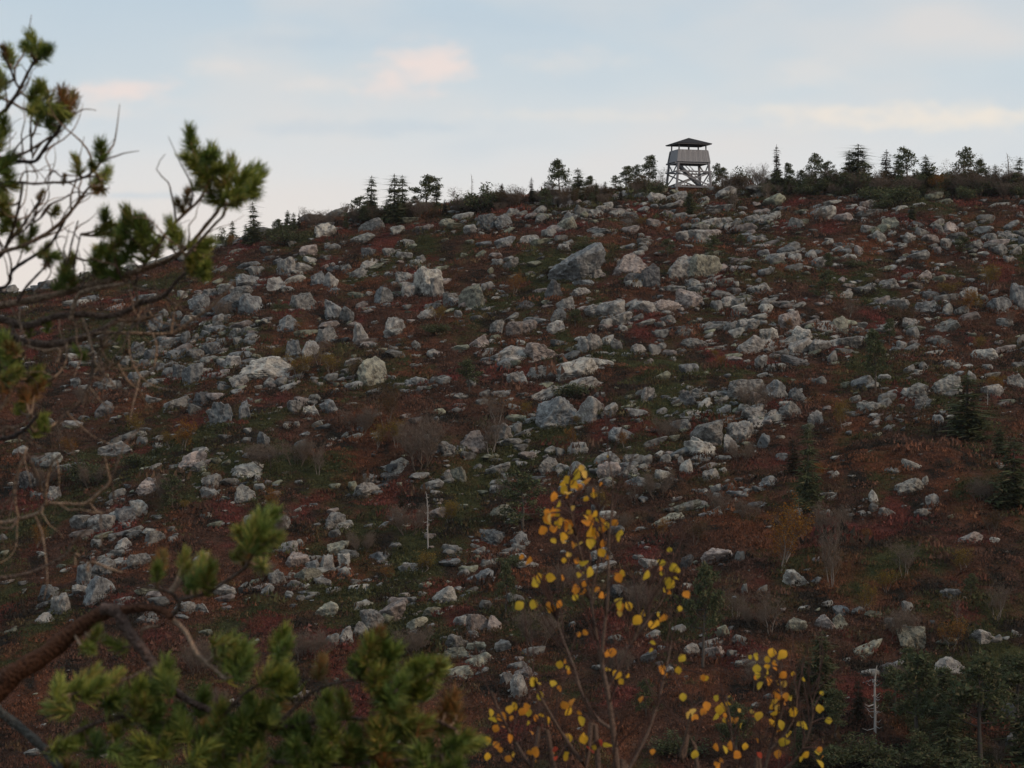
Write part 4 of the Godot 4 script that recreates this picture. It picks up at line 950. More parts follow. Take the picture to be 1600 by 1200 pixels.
	for k in 190:
		var px := lerpf(420.0, 1610.0, pow(r.randf(), 0.72))
		if px > 1030.0 and px < 1118.0:
			continue      # the ground before the tower is open
		var e: Array = edge[r.randi() % edge.size()]
		var row := CY - ridge_height((px - CX) / F * 280.0) / 280.0 * F
		var p := ground_at(px, row + r.randf_range(-1.0, 12.0))
		var h := r.randf_range(16.0, 40.0 if px > 1300.0 else 34.0) * -p.z / F
		var o: Node3D = protos[e[0]][r.randi() % protos[e[0]].size()].duplicate()
		o.name = numbered(e[1])
		add_child(o)
		o.position = p
		o.rotation.y = r.randf() * TAU
		var wide := r.randf_range(0.9, 1.5)
		o.scale = Vector3(h * wide, h, h * wide)
		var near := "below the twin skyline spruces"
		for q in [[600, "by the twin skyline spruces"], [700, "by the spreading skyline pine"], [800, "by the rounded pine bush"], [900, "by the tall round-topped pine"], [1000, "by the flat-topped pine"], [1080, "beside the lookout tower"], [1160, "past the slim tower pine"], [1230, "by the bent-topped spruce"], [1300, "by the ragged skyline pine"], [1370, "by the broad spruce clump"], [1440, "by the pale-trunked pine"], [1520, "by the umbrella-topped pine"], [1700, "at the thin dead tree"]]:
			near = q[1]
			if px < q[0]:
				break
		tag(o, e[2] + near, e[3], "low growth along the ridge")
	for k in protos:
		for o in protos[k]:
			o.free()


# ---------------------------------------------------------------- lookout tower
func build_tower() -> void:
	var o := thing("lookout_tower", "grey wooden lookout tower with a dark hipped roof on the ridge", "tower", Vector3(TOWER_AT.x, TOWER_GROUND, TOWER_AT.y))
	o.rotation.y = deg_to_rad(17.5)
	o.scale = Vector3(1.04, 1.0, 1.0)
	var W := 2.02         # half width of the deck
	var K := 0.78         # depth of the tower as a share of its width
	var deck := 3.05      # deck underside above ground
	var top := 1.42       # parapet height
	var one := func(called: String, mat: Material, a: Vector3, b: Vector3, w: float, h: float, under: Node) -> Node:
		var mb := MB.new()
		mb.beam(a, b, w, h)
		return part(called, mb.mesh(mat), under)
	# legs, slightly splayed
	for sx in [-1, 1]:
		for sz in [-1, 1]:
			one.call("leg", M.wood, Vector3(sx * 2.22, -0.8, sz * 2.25 * K), Vector3(sx * 1.88, deck, sz * 1.98 * K), 0.22, 0.22, o)
	# ring beams at three heights
	for e in [[0.14, 2.18, "sill_beam"], [2.0, 2.02, "ring_beam"]]:
		for sg in [-1, 1]:
			one.call(e[2], M.wood, Vector3(-e[1] - 0.22, e[0], sg * (e[1] * K + 0.13)), Vector3(e[1] + 0.22, e[0], sg * (e[1] * K + 0.13)), 0.1, 0.18, o)
			one.call(e[2], M.wood, Vector3(sg * (e[1] + 0.06), e[0] - 0.012, -e[1] * K + 0.06), Vector3(sg * (e[1] + 0.06), e[0] - 0.012, e[1] * K - 0.06), 0.1, 0.18, o)
	# crossed braces in front and at the back, V braces at the sides
	for sz in [-1, 1]:
		one.call("brace", M.wood, Vector3(-2.1, 0.3, sz * 2.12 * K), Vector3(2.05, 1.9, sz * 2.06 * K), 0.07, 0.15, o)
		one.call("brace", M.wood, Vector3(-2.05, 1.85, sz * 2.32 * K), Vector3(2.1, 0.3, sz * 2.36 * K), 0.07, 0.15, o)
	for sx in [-1, 1]:
		one.call("brace", M.wood, Vector3(sx * 1.92, deck - 0.1, 1.4), Vector3(sx * 1.98, 2.05, 0.2), 0.08, 0.15, o)
		one.call("brace", M.wood, Vector3(sx * 1.92, deck - 0.1, -1.4), Vector3(sx * 1.98, 2.05, -0.2), 0.08, 0.15, o)
		one.call("brace", M.wood, Vector3(sx * 2.02, 1.85, 1.4), Vector3(sx * 2.12, 0.45, -1.5), 0.08, 0.15, o)
	# deck and rim
	var dk := MB.new()
	dk.box(Transform3D(Basis(), Vector3(0, deck + 0.16, 0)), Vector3(W * 2.0 + 0.1, 0.08, W * 2.0 * K + 0.1))
	part("deck", dk.mesh(M.wood), o)
	for sg in [-1, 1]:
		one.call("rim_beam", M.wood, Vector3(-W - 0.25, deck, sg * (W * K - 0.12)), Vector3(W + 0.1, deck, sg * (W * K - 0.12)), 0.14, 0.2, o)
		one.call("joist", M.wood, Vector3(sg * (W - 0.12), deck - 0.02, -W * K + 0.3), Vector3(sg * (W - 0.12), deck - 0.02, W * K - 0.3), 0.14, 0.2, o)
	for k in 5:
		one.call("joist", M.wood, Vector3(-1.5 + 0.75 * k, deck + 0.015, -W * K + 0.25), Vector3(-1.5 + 0.75 * k, deck + 0.015, W * K - 0.25), 0.08, 0.2, o)
	# parapet of vertical boards, leaning in towards the top
	var y0 := deck + 0.12
	var y1 := y0 + top
	var b1 := W - 0.16
	for side in 4:
		var panel := Node3D.new()
		panel.name = "parapet"
		o.add_child(panel, true)
		panel.rotation.y = side * PI / 2.0
		var half := W if side % 2 == 0 else W * K          # half length of this side
		var away := W * K if side % 2 == 0 else W          # its distance from the middle
		var n := 18
		for k in n:
			if side == 3 and k < 4:
				continue      # the gap where the stair comes up
			var u0 := -1.0 + 2.0 * k / n + 0.004
			var u1 := -1.0 + 2.0 * (k + 1) / n - 0.004
			var mb := MB.new()
			var off := 0.012 * (k % 2)
			var q := []
			for e in [[u0, y0, 0.09], [u1, y0, 0.09], [u1, y1, -0.12], [u0, y1, -0.12]]:
				q.push_back(Vector3(e[0] * (half + e[2] - 0.03), e[1], away + e[2] - 0.03 - off))
				q.push_back(Vector3(e[0] * (half + e[2] - 0.03), e[1], away + e[2] - off))
			mb.face(q[1], q[3], q[5], q[7], Vector3(0, 0, 1))
			mb.face(q[0], q[2], q[4], q[6], Vector3(0, 0, -1))
			mb.face(q[0], q[1], q[3], q[2], Vector3(0, -1, 0))
			mb.face(q[4], q[5], q[7], q[6], Vector3(0, 1, 0))
			mb.face(q[0], q[1], q[7], q[6], Vector3(-1, 0, 0))
			mb.face(q[2], q[3], q[5], q[4], Vector3(1, 0, 0))
			part("board", mb.mesh(M["board%d" % (k * 7 % 3)]), panel)
		one.call("rail", M.wood, Vector3(-half + 0.26, y1 + 0.03, away - 0.22), Vector3(half - 0.26, y1 + 0.03, away - 0.22), 0.12, 0.05, panel)
		if side == 3:
			one.call("rail", M.wood, Vector3(-half + 0.1, y0 + 0.75, away - 0.18), Vector3(-half + 0.9, y0 + 0.75, away - 0.18), 0.05, 0.08, panel)
	# roof posts
	var eave := y1 + 0.80
	for e in [[-1, -1], [1, -1], [-1, 1], [1, 1]]:
		one.call("roof_post", M.wood, Vector3(e[0] * (b1 - 0.16), y0, e[1] * (b1 * K - 0.2)), Vector3(e[0] * (b1 - 0.2), eave + 0.12, e[1] * (b1 * K - 0.24)), 0.13, 0.13, o)
	one.call("roof_post", M.wood, Vector3(0, y0, 0), Vector3(0, eave + 0.6, 0), 0.16, 0.16, o)
	for sg in [-1, 1]:
		one.call("wall_plate", M.wood, Vector3(-b1, eave + 0.10, sg * (b1 * K - 0.24)), Vector3(b1, eave + 0.10, sg * (b1 * K - 0.24)), 0.1, 0.1, o)
		one.call("wall_plate", M.wood, Vector3(sg * (b1 - 0.2), eave + 0.095, -b1 * K + 0.4), Vector3(sg * (b1 - 0.2), eave + 0.095, b1 * K - 0.4), 0.1, 0.09, o)
	# hipped roof: four slopes with thickness and a pale fascia
	var R := 2.2
	var apex := Vector3(0, eave + 0.82, 0)
	for side in 4:
		var bs := Basis(Vector3.UP, side * PI / 2.0)
		var mb := MB.new()
		var fit := Vector3(1, 1, (W * K + 0.32) / R)
		var a := bs * Vector3(-R, eave + 0.02, R) * fit
		var b := bs * Vector3(R, eave + 0.02, R) * fit
		var low := Vector3(0, -0.07, 0)
		var outw := bs * Vector3(0, 1, 1)
		if (b - a).cross(apex - a).dot(outw) > 0.0:
			mb.tri(a, apex, b)
			mb.tri(a + low, b + low, apex + low)
		else:
			mb.tri(a, b, apex)
			mb.tri(a + low, apex + low, b + low)
		mb.face(a, b, b + low, a + low, bs * Vector3(0, 0, 1))
		part("roof_slope", mb.mesh(M.roofing), o)
		one.call("fascia", M.wood, (bs * Vector3(-R + 0.1, eave - 0.08, R - 0.06)) * fit, (bs * Vector3(R - 0.1, eave - 0.08, R - 0.06)) * fit, 0.04, 0.06, o)
	# stair inside the frame, running down towards the far side leg
	var st := Node3D.new()
	st.name = "stair"
	o.add_child(st)
	var s0 := Vector3(-1.65, deck + 0.05, 0.2)
	var s1 := Vector3(1.45, 0.30, 0.2)
	for dz in [-0.42, 0.42]:
		one.call("stringer", M.wood, s0 + Vector3(0, 0, dz), s1 + Vector3(0, 0, dz), 0.07, 0.28, st)
	for k in 13:
		var p := s0.lerp(s1, (k + 0.5) / 13.0)
		var mb := MB.new()
		mb.box(Transform3D(Basis(), p), Vector3(0.26, 0.04, 0.78))
		part("tread", mb.mesh(M.wood), st)
	for dz in [-0.48, 0.48]:
		for up in [0.55, 1.0]:
			one.call("handrail", M.wood, s0.lerp(s1, 0.12) + Vector3(0, up, dz), s1 + Vector3(-0.1, up, dz), 0.05, 0.07, st)
		for k in 3:
			var p := s0.lerp(s1, 0.22 + 0.36 * k) + Vector3(0, 0, dz)
			one.call("baluster", M.wood, p, p + Vector3(0, 1.0, 0), 0.06, 0.06, st)


# ---------------------------------------------------------------- foreground
func at_px(px: float, py: float, d: float) -> Vector3:
	return Vector3((px - CX) / F * d, (CY - py) / F * d, -d)


func smooth_path(pts: Array, sub: int) -> Array:
	var out := []
	for i in pts.size() - 1:
		var p0: Vector3 = pts[maxi(i - 1, 0)]
		var p1: Vector3 = pts[i]
		var p2: Vector3 = pts[i + 1]
		var p3: Vector3 = pts[mini(i + 2, pts.size() - 1)]
		for k in sub:
			out.push_back(p1.cubic_interpolate(p2, p0, p3, float(k) / sub))
	out.push_back(pts[-1])
	return out


func tuft_mesh(sd: int, tones: Array, needles: int, open: float) -> ArrayMesh:
	var r := RandomNumberGenerator.new()
	r.seed = sd
	var mb := MB.new()
	var L := 0.042
	for k in needles:
		var t := r.randf()
		var a := r.randf() * TAU
		var base := Vector3(0, (t - 0.45) * L, 0)
		var lean := lerpf(1.15, 0.35, t) * open * r.randf_range(0.75, 1.2)
		var d := Vector3(cos(a) * sin(lean), cos(lean), sin(a) * sin(lean))
		var len := r.randf_range(0.022, 0.034)
		var bend := Vector3(r.randfn(), r.randfn(), r.randfn()) * 0.003
		var side := d.cross(Vector3(r.randfn(), r.randfn(), r.randfn())).normalized() * 0.00085
		mb.col = tones[r.randi() % tones.size()] * r.randf_range(0.75, 1.3)
		mb.col.a = 1.0
		var m := base + d * len * 0.5 + bend
		var tip := base + d * len + bend * 0.3
		mb.tri(base - side, base + side, m + side)
		mb.tri(base - side, m + side, m - side)
		mb.tri(m - side, m + side, tip)
	return mb.mesh(M.needles, true)


func build_pine() -> void:
	var d0 := 4.5
	var foot := Vector3(-1.42, height(-1.42, -d0) - 0.1, -d0)
	var tree := thing("scots_pine", "green pine with reddish limbs and dead twigs reaching in close by", "pine", foot)
	var trunk_pts := [Vector3(-1.42, foot.y, -d0), Vector3(-1.40, -1.6, -d0), Vector3(-1.44, -0.6, -d0 - 0.03), Vector3(-1.41, 0.3, -d0), Vector3(-1.46, 1.1, -d0 + 0.05), Vector3(-1.44, 1.7, -d0)]
	var mb := MB.new()
	mb.tube(smooth_path(trunk_pts, 4).map(func(p): return p - foot), range(21).map(func(i): return lerpf(0.10, 0.03, i / 20.0)), 12)
	part("trunk", mb.mesh(M.bark_red), tree)
	# limbs: [material, depth at start, depth at end, [column, row, radius in photograph pixels] ...]
	var limbs := [
		["grey", 4.5, 4.35, [[-330, 560, 15], [-100, 500, 12], [0, 499, 10], [30, 508, 9], [54, 506, 9], [84, 495, 8], [126, 491, 8], [168, 494, 7], [195, 487, 7], [216, 475, 6], [240, 469, 6], [261, 458, 5], [279, 436, 4], [300, 421, 3.5], [318, 404, 3]]],
		["grey", 4.5, 4.55, [[-330, 590, 16], [-90, 530, 12], [0, 523, 11], [39, 535, 10], [78, 538, 10], [114, 532, 9], [156, 517, 8], [186, 499, 6], [210, 481, 5], [232, 468, 4]]],
		["tan", 4.5, 4.3, [[-330, 560, 13], [-60, 492, 9], [30, 472, 8], [90, 460, 8], [144, 445, 7.5], [186, 433, 7], [240, 415, 6.5], [270, 403, 6], [300, 379, 5], [322, 352, 4.5], [340, 330, 4], [354, 303, 3]]],
		["tan", 4.35, 4.25, [[215, 425, 4.5], [240, 395, 4], [261, 363, 4], [288, 334, 4], [312, 312, 3.5], [324, 286, 3]]],
		["tan", 4.4, 4.35, [[110, 500, 5], [122, 462, 6], [150, 451, 6], [180, 446, 5], [200, 441, 3]]],
		["tan", 4.3, 4.2, [[290, 400, 4], [316, 372, 3.5], [336, 350, 3], [350, 335, 3], [352, 318, 2]]],
		["tan", 4.5, 4.4, [[130, 527, 4], [159, 520, 4], [215, 521, 4], [267, 521, 3.6], [300, 500, 3.2], [324, 484, 3], [348, 462, 2.5], [366, 440, 1.5]]],
		["tan", 4.4, 4.38, [[267, 521, 3], [270, 500, 2.5], [273, 484, 2], [281, 470, 2]]],
		["orange", 4.5, 4.4, [[186, 501, 4], [205, 502, 4], [225, 499, 3.5], [255, 490, 2]]],
		["tan", 4.5, 4.4, [[126, 490, 3], [135, 515, 3], [144, 545, 3], [150, 568, 2.6], [162, 582, 2.4], [177, 601, 1.6]]],
		["grey", 4.45, 4.4, [[146, 552, 3], [144, 580, 3], [136, 610, 2.6], [120, 632, 2.5], [99, 649, 2], [88, 660, 1.5]]],
		["tan", 4.45, 4.4, [[160, 577, 2.5], [153, 556, 2.2], [160, 543, 2], [168, 536, 1.5]]],
		["orange", 4.45, 4.4, [[162, 578, 2.4], [180, 570, 2.2], [192, 558, 2], [198, 545, 1.5]]],
		["tan", 4.45, 4.4, [[200, 606, 2.6], [222, 592, 2.4], [240, 576, 2.2], [255, 560, 1.4]]],
		["tan", 4.4, 4.4, [[222, 592, 2], [208, 570, 1.8], [202, 548, 1.6], [202, 516, 1.4]]],
		["tan", 4.42, 4.4, [[216, 475, 3], [213, 458, 3], [206, 442, 2.6], [204, 430, 2]]],
		["grey", 4.3, 4.2, [[-200, 300, 7], [-60, 205, 6], [0, 178, 5], [18, 159, 4.5], [33, 135, 4], [45, 111, 3.5], [55, 94, 3]]],
		["grey", 4.3, 4.25, [[30, 138, 2.5], [22, 124, 2.2], [17, 108, 2]]],
		["dark", 4.35, 4.25, [[-200, 330, 7], [-60, 258, 5], [0, 250, 4.5], [30, 252, 4.5], [54, 252, 4.5], [66, 238, 4.5], [78, 220, 4], [92, 202, 4], [102, 176, 3]]],
		["tan", 4.33, 4.28, [[-30, 252, 3.5], [0, 247, 3.4], [36, 240, 3.2], [66, 222, 3], [80, 212, 2.5]]],
		["dark", 4.3, 4.3, [[51, 248, 1.6], [50, 230, 1.5], [49, 215, 1.2]]],
		["grey", 4.35, 4.25, [[-200, 330, 6], [-40, 284, 4], [0, 286, 3], [30, 285, 2.8], [54, 287, 2.8], [84, 285, 2.6], [111, 284, 2.6], [135, 275, 2.4], [148, 266, 2.2], [157, 252, 2]]],
		["grey", 4.3, 4.3, [[75, 286, 1.4], [78, 274, 1.3], [84, 266, 1]]],
		["grey", 4.45, 4.3, [[-200, 520, 8], [-40, 424, 6], [0, 400, 5], [14, 375, 4.5], [24, 345, 4], [31, 315, 3], [36, 284, 2]]],
		["tan", 4.4, 4.3, [[-120, 440, 7], [0, 395, 5], [30, 386, 5], [66, 369, 5], [95, 348, 4.5], [116, 324, 4], [131, 303, 3], [141, 290, 2]]],
		["grey", 4.4, 4.35, [[10, 380, 2.6], [36, 352, 2.4], [52, 328, 2.2], [62, 313, 1.6]]],
		["grey", 4.4, 4.35, [[48, 368, 2], [52, 345, 1.8], [58, 325, 1.6], [64, 312, 1.4]]],
		["grey", 4.4, 4.35, [[40, 355, 2], [64, 340, 1.8], [80, 320, 1.2]]],
		["dark", 4.45, 4.35, [[-60, 470, 5], [8, 448, 4], [18, 425, 4], [32, 413, 4], [56, 398, 3.6], [76, 384, 3], [92, 362, 2.4], [104, 340, 1.6]]],
		["grey", 4.45, 4.4, [[28, 470, 4], [40, 450, 3], [56, 432, 2.6], [68, 420, 2]]],
		["grey", 4.45, 4.4, [[100, 450, 3], [104, 420, 2.4], [112, 380, 1.8], [122, 345, 1.2]]],
		["grey", 4.45, 4.4, [[115, 448, 2.4], [116, 415, 2], [126, 366, 1.2]]],
		["tan", 4.45, 4.4, [[40, 540, 3], [70, 548, 2.4], [92, 545, 2.2], [92, 560, 2], [88, 566, 1.4]]],
		["tan", 4.45, 4.4, [[104, 535, 2.4], [104, 560, 2.2], [96, 578, 1.8], [84, 590, 1.2]]],
		["tan", 4.4, 4.3, [[-200, 640, 7], [-40, 660, 5], [0, 640, 4], [16, 612, 3.6], [24, 588, 3.4], [28, 565, 3], [37, 551, 2.4]]],
		["dark", 4.4, 4.3, [[-200, 660, 8], [-40, 692, 6], [0, 686, 5], [24, 680, 4.5], [42, 668, 4], [58, 650, 3]]],
		["tan", 4.4, 4.35, [[6, 684, 3], [8, 668, 2.6], [24, 668, 2.4], [42, 658, 2.2], [48, 648, 1.6]]],
		["tan", 4.3, 4.2, [[-220, 800, 8], [-60, 812, 6], [0, 817, 5], [30, 811, 5], [60, 802, 4.5], [72, 788, 4], [100, 787, 3.8], [132, 787, 3.6], [156, 769, 3.2], [171, 754, 3], [168, 735, 2.6], [164, 714, 2]]],
		["tan", 4.25, 4.2, [[72, 788, 3.4], [72, 762, 3], [80, 726, 2.6], [96, 710, 2]]],
		["tan", 4.25, 4.2, [[28, 808, 3.2], [22, 770, 3], [26, 745, 2.6], [36, 715, 2.2], [42, 698, 1.6]]],
		["tan", 4.2, 4.2, [[140, 786, 2.2], [150, 798, 2], [162, 803, 1.4]]],
		["grey", 4.2, 4.15, [[-200, 910, 6], [-30, 905, 4], [39, 897, 3.5], [80, 880, 3.2], [105, 866, 3], [112, 850, 2.8], [130, 832, 2.4], [147, 820, 1.6]]],
		["tan", 4.1, 4.1, [[118, 882, 1.4], [117, 866, 2], [124, 868, 2]]],
		["red", 3.9, 3.85, [[-420, 1290, 40], [-120, 1150, 33], [-5, 1080, 29], [21, 1054, 28], [70, 1024, 26], [115, 987, 22], [154, 961, 19], [178, 954, 17]]],
		["red", 3.85, 3.8, [[170, 957, 14], [196, 953, 12], [220, 950, 10], [240, 951, 10], [258, 957, 9], [268, 966, 7]]],
		["pink", 3.85, 3.75, [[160, 952, 16], [182, 955, 17], [196, 980, 15], [212, 1002, 14], [226, 1020, 13], [240, 1040, 12], [256, 1062, 10], [290, 1092, 9], [350, 1118, 8], [430, 1138, 7], [520, 1122, 6], [592, 1126, 5], [660, 1120, 4], [712, 1140, 3]]],
		["tan", 3.82, 3.7, [[262, 962, 6], [280, 976, 5.5], [292, 990, 5.5], [300, 1006, 5], [310, 1024, 5], [336, 1046, 4.5], [352, 1060, 4]]],
		["grey", 3.85, 3.8, [[266, 962, 6], [278, 952, 5.5], [279, 940, 5], [268, 927, 4], [250, 921, 3.4], [224, 917, 2.4]]],
		["grey", 3.85, 3.7, [[277, 938, 5], [300, 933, 4.5], [326, 926, 4.2], [350, 910, 4], [370, 897, 3.8], [384, 886, 3.6], [394, 868, 3.4], [401, 850, 3]]],
		["tan", 3.85, 3.8, [[220, 1004, 3], [222, 986, 3], [232, 980, 3], [249, 978, 2]]],
		["tan", 3.9, 3.9, [[137, 893, 3], [138, 880, 3.4], [150, 880, 3.4], [172, 889, 3.2], [191, 894, 2]]],
		["lichen", 3.9, 3.8, [[-300, 980, 18], [-60, 1070, 15], [0, 1113, 13], [35, 1140, 12], [70, 1172, 12], [91, 1200, 11], [120, 1240, 10], [160, 1270, 9]]],
		["grey", 3.8, 3.75, [[70, 1172, 6], [150, 1130, 5], [220, 1120, 5], [300, 1150, 5], [400, 1185, 4.5], [500, 1195, 4], [600, 1190, 3], [690, 1180, 2]]],
		["grey", 3.75, 3.7, [[430, 1138, 5], [466, 1100, 4], [500, 1075, 3.5], [560, 1062, 3], [620, 1070, 2.5]]],
		["grey", 3.75, 3.72, [[350, 1118, 4], [380, 1085, 3.4], [420, 1060, 3], [438, 1030, 2.4]]],
		["grey", 3.8, 3.75, [[240, 1040, 4], [200, 1060, 3.4], [150, 1075, 3], [110, 1085, 2]]],
	]
	var mats := {"grey": M.bark_grey, "tan": M.bark_tan, "dark": M.bark_dark, "red": M.bark_red, "pink": M.bark_pink, "orange": M.bark_orange, "lichen": M.bark_lichen}
	var nodes := []
	var joints := []     # [px, py, world position, limb index]
	for i in limbs.size():
		var l: Array = limbs[i]
		var pts := []
		var rads := []
		var n: int = l[3].size()
		for k in n:
			var e: Array = l[3][k]
			var d: float = lerpf(l[1], l[2], float(k) / (n - 1))
			pts.push_back(at_px(e[0], e[1], d) - foot)
		var fine := smooth_path(pts, 4)
		for k in fine.size():
			var e := k / 4
			var f := (k % 4) / 4.0
			var r0: float = l[3][e][2]
			var r1: float = l[3][mini(e + 1, n - 1)][2]
			rads.push_back((lerpf(r0, r1, f) * (0.58 if l[0] == "red" else 0.58) + 0.4) / F * l[1] * (1.0 + 0.10 * sin(k * 1.9 + i)))
			var p: Vector3 = fine[k] + foot
			joints.push_back([p.x / -p.z * F + CX, CY + p.y / p.z * F, p, i])
		var tb := MB.new()
		tb.tube(fine, rads, 9)
		nodes.push_back(part("branch", tb.mesh(mats[l[0]]), tree))
	# the tangle of dead twigs round the middle limbs
	var rt := RandomNumberGenerator.new()
	rt.seed = 88
	var sources := joints.filter(func(q): return q[0] > -30.0 and q[0] < 300.0 and q[1] > 120.0 and q[1] < 830.0)
	for k in 165:
		var q: Array = sources[rt.randi() % sources.size()]
		var p: Vector3 = q[2] - foot
		var up := 1.0 if q[1] < 440.0 else (-1.0 if rt.randf() < 0.65 else 0.8)
		var dir := Vector3(rt.randf_range(-0.2, 0.9), up * rt.randf_range(0.3, 1.0), rt.randfn() * 0.4).normalized()
		var tp := [p]
		var step := rt.randf_range(0.012, 0.034)
		for s in 5:
			dir = (dir + Vector3(rt.randfn(), rt.randfn() + 0.15, rt.randfn()) * 0.32).normalized()
			p += dir * step
			tp.push_back(p)
		var tb := MB.new()
		var tr := rt.randf_range(0.0012, 0.0026)
		tb.tube(smooth_path(tp, 2), range(11).map(func(i): return tr * (1.0 - 0.075 * i)), 6)
		part("dead_twig", tb.mesh(M.bark_tan if rt.randf() < 0.6 else M.bark_grey), nodes[q[3]])
	# needle tufts: [column, row, size, tone]
	var tufts := [
		[57, 80, 1.0], [44, 74, 0.8], [70, 84, 0.8], [58, 92, 0.8], [16, 97, 0.9], [8, 86, 0.6, 1], [5, 130, 0.8], [-6, 145, 0.9],
		[52, 150, 0.9], [72, 148, 0.9], [48, 172, 0.8], [66, 172, 0.9], [84, 168, 0.9], [100, 164, 1.0, 1], [112, 158, 0.9, 1], [78, 190, 0.9], [96, 188, 0.8], [86, 204, 0.7], [60, 186, 0.8], [108, 176, 0.7, 1],
		[5, 205, 0.9], [-4, 225, 1.0], [6, 262, 1.0], [14, 276, 0.9], [4, 290, 0.9], [8, 312, 1.0], [2, 332, 1.0], [10, 345, 0.8],
		[158, 242, 0.9], [122, 264, 0.75], [146, 262, 0.7], [162, 278, 0.8], [148, 286, 0.7], [158, 296, 0.75, 1], [100, 282, 0.35, 1], [85, 333, 0.65], [62, 308, 0.45, 1], [30, 364, 0.7], [48, 372, 0.7], [40, 386, 0.8], [66, 396, 0.7, 0], [78, 402, 0.85], [74, 412, 0.6, 1], [6, 358, 0.8], [98, 428, 0.9], [108, 418, 0.8], [112, 438, 0.9], [92, 444, 0.8],
		[297, 222, 0.85], [304, 238, 0.9], [300, 254, 0.9], [318, 262, 1.0], [332, 256, 1.0], [324, 246, 0.9], [338, 268, 0.9], [316, 274, 0.9], [310, 290, 0.8], [330, 300, 0.8], [292, 312, 0.7, 1], [284, 326, 0.6, 1], [345, 300, 0.9], [352, 284, 1.0], [364, 272, 1.0], [372, 288, 1.0], [388, 280, 1.0], [396, 286, 0.9], [378, 304, 1.0], [360, 306, 1.0], [348, 318, 0.9], [368, 318, 0.8], [392, 298, 0.8],
		[166, 348, 0.9], [158, 362, 0.8], [176, 362, 0.9], [188, 374, 1.0], [178, 388, 1.0], [196, 360, 0.9], [206, 346, 0.9, 0], [216, 352, 0.9, 1], [222, 366, 1.0], [232, 356, 0.9, 1], [236, 376, 1.0], [214, 382, 1.0], [200, 398, 1.0], [184, 404, 0.9], [164, 398, 0.9], [150, 404, 0.9], [154, 420, 0.9], [168, 428, 1.0], [182, 424, 0.9], [244, 392, 0.9], [228, 398, 0.9], [274, 366, 0.9], [268, 382, 0.7], [282, 380, 0.8], [306, 388, 1.0], [318, 394, 1.0], [310, 408, 1.0], [322, 416, 0.9], [302, 420, 0.9], [314, 428, 0.8],
		[8, 548, 1.0], [20, 566, 1.0], [2, 572, 1.0], [14, 590, 1.0], [22, 548, 0.8, 1], [6, 606, 0.9, 1], [48, 590, 0.9], [62, 600, 0.8], [54, 612, 0.8, 1], [40, 622, 0.8, 1], [72, 592, 0.6], [30, 640, 0.7], [58, 672, 0.9], [70, 668, 0.6], [46, 520, 0.6], [74, 512, 0.6], [128, 552, 0.6], [132, 562, 0.5], [180, 528, 0.5],
		[400, 836, 1.2], [416, 828, 1.1], [390, 846, 1.1], [404, 852, 1.1], [422, 844, 0.9], [380, 840, 0.9], [408, 884, 0.9], [370, 868, 0.7], [384, 876, 0.7, 1], [312, 896, 1.0], [322, 906, 1.0], [304, 908, 0.9], [298, 920, 0.7], [250, 886, 0.8, 1], [246, 898, 0.7], [254, 878, 0.5, 1], [286, 880, 0.7], [288, 896, 0.6], [326, 924, 0.6],
		[343, 1008, 1.1], [352, 1022, 1.0], [368, 1034, 1.1], [360, 1052, 1.1], [376, 1050, 1.0], [434, 1008, 1.0], [440, 1020, 0.8], [417, 1060, 1.1], [432, 1066, 1.1], [441, 1080, 1.1], [456, 1072, 1.0], [207, 1078, 1.1], [216, 1090, 1.0], [242, 1088, 1.1], [263, 1060, 1.0], [262, 1076, 1.0], [224, 1098, 1.0], [315, 1106, 1.0], [280, 1116, 1.0], [368, 1158, 1.1], [396, 1120, 1.1], [412, 1126, 1.0], [459, 1141, 1.1], [130, 1067, 1.0], [105, 1088, 1.0], [90, 1084, 0.9], [140, 1084, 1.0], [189, 1011, 0.8], [147, 997, 0.7], [135, 1012, 0.7], [172, 1064, 0.8],
		[574, 1026, 1.1], [592, 1014, 1.1], [586, 1000, 0.7, 1], [568, 1044, 1.1], [604, 1038, 1.1], [586, 1068, 1.1], [600, 1056, 1.0], [556, 1040, 0.9], [640, 1056, 1.1], [628, 1071, 1.1], [652, 1044, 1.0], [682, 1047, 1.1], [674, 1060, 1.0], [661, 1077, 1.1], [646, 1086, 1.1], [607, 1095, 1.1], [616, 1084, 1.0], [610, 1116, 1.1], [592, 1158, 1.2], [607, 1152, 1.2], [598, 1144, 1.1], [538, 1110, 1.0], [508, 1110, 1.0], [454, 1140, 1.0], [424, 1125, 1.0], [556, 1170, 1.0], [697, 1107, 1.0, 1], [712, 1122, 0.9, 1], [703, 1167, 1.0], [664, 1185, 1.0], [730, 1164, 0.9], [500, 1050, 0.8, 1], [484, 1160, 1.1], [520, 1150, 1.0], [540, 1180, 1.1], [440, 1180, 1.1], [400, 1175, 1.1], [350, 1190, 1.1], [310, 1180, 1.1], [260, 1170, 1.1], [220, 1180, 1.1], [180, 1150, 1.0], [150, 1170, 1.1], [640, 1150, 1.0], [660, 1140, 1.0, 1], [620, 1180, 1.1], [580, 1190, 1.1], [690, 1140, 0.8], [330, 1140, 1.0], [290, 1145, 1.0], [240, 1130, 1.0], [200, 1125, 0.9], [500, 1190, 1.1], [470, 1195, 1.0], [380, 1200, 1.0], [300, 1205, 1.0]]
	var green := [tuft_mesh(1, [Color(0.22, 0.245, 0.045), Color(0.125, 0.165, 0.037), Color(0.31, 0.31, 0.07)], 230, 1.0), tuft_mesh(2, [Color(0.145, 0.20, 0.044), Color(0.095, 0.14, 0.036), Color(0.215, 0.245, 0.06)], 240, 1.1), tuft_mesh(3, [Color(0.24, 0.27, 0.06), Color(0.16, 0.20, 0.05), Color(0.33, 0.25, 0.07)], 210, 0.9)]
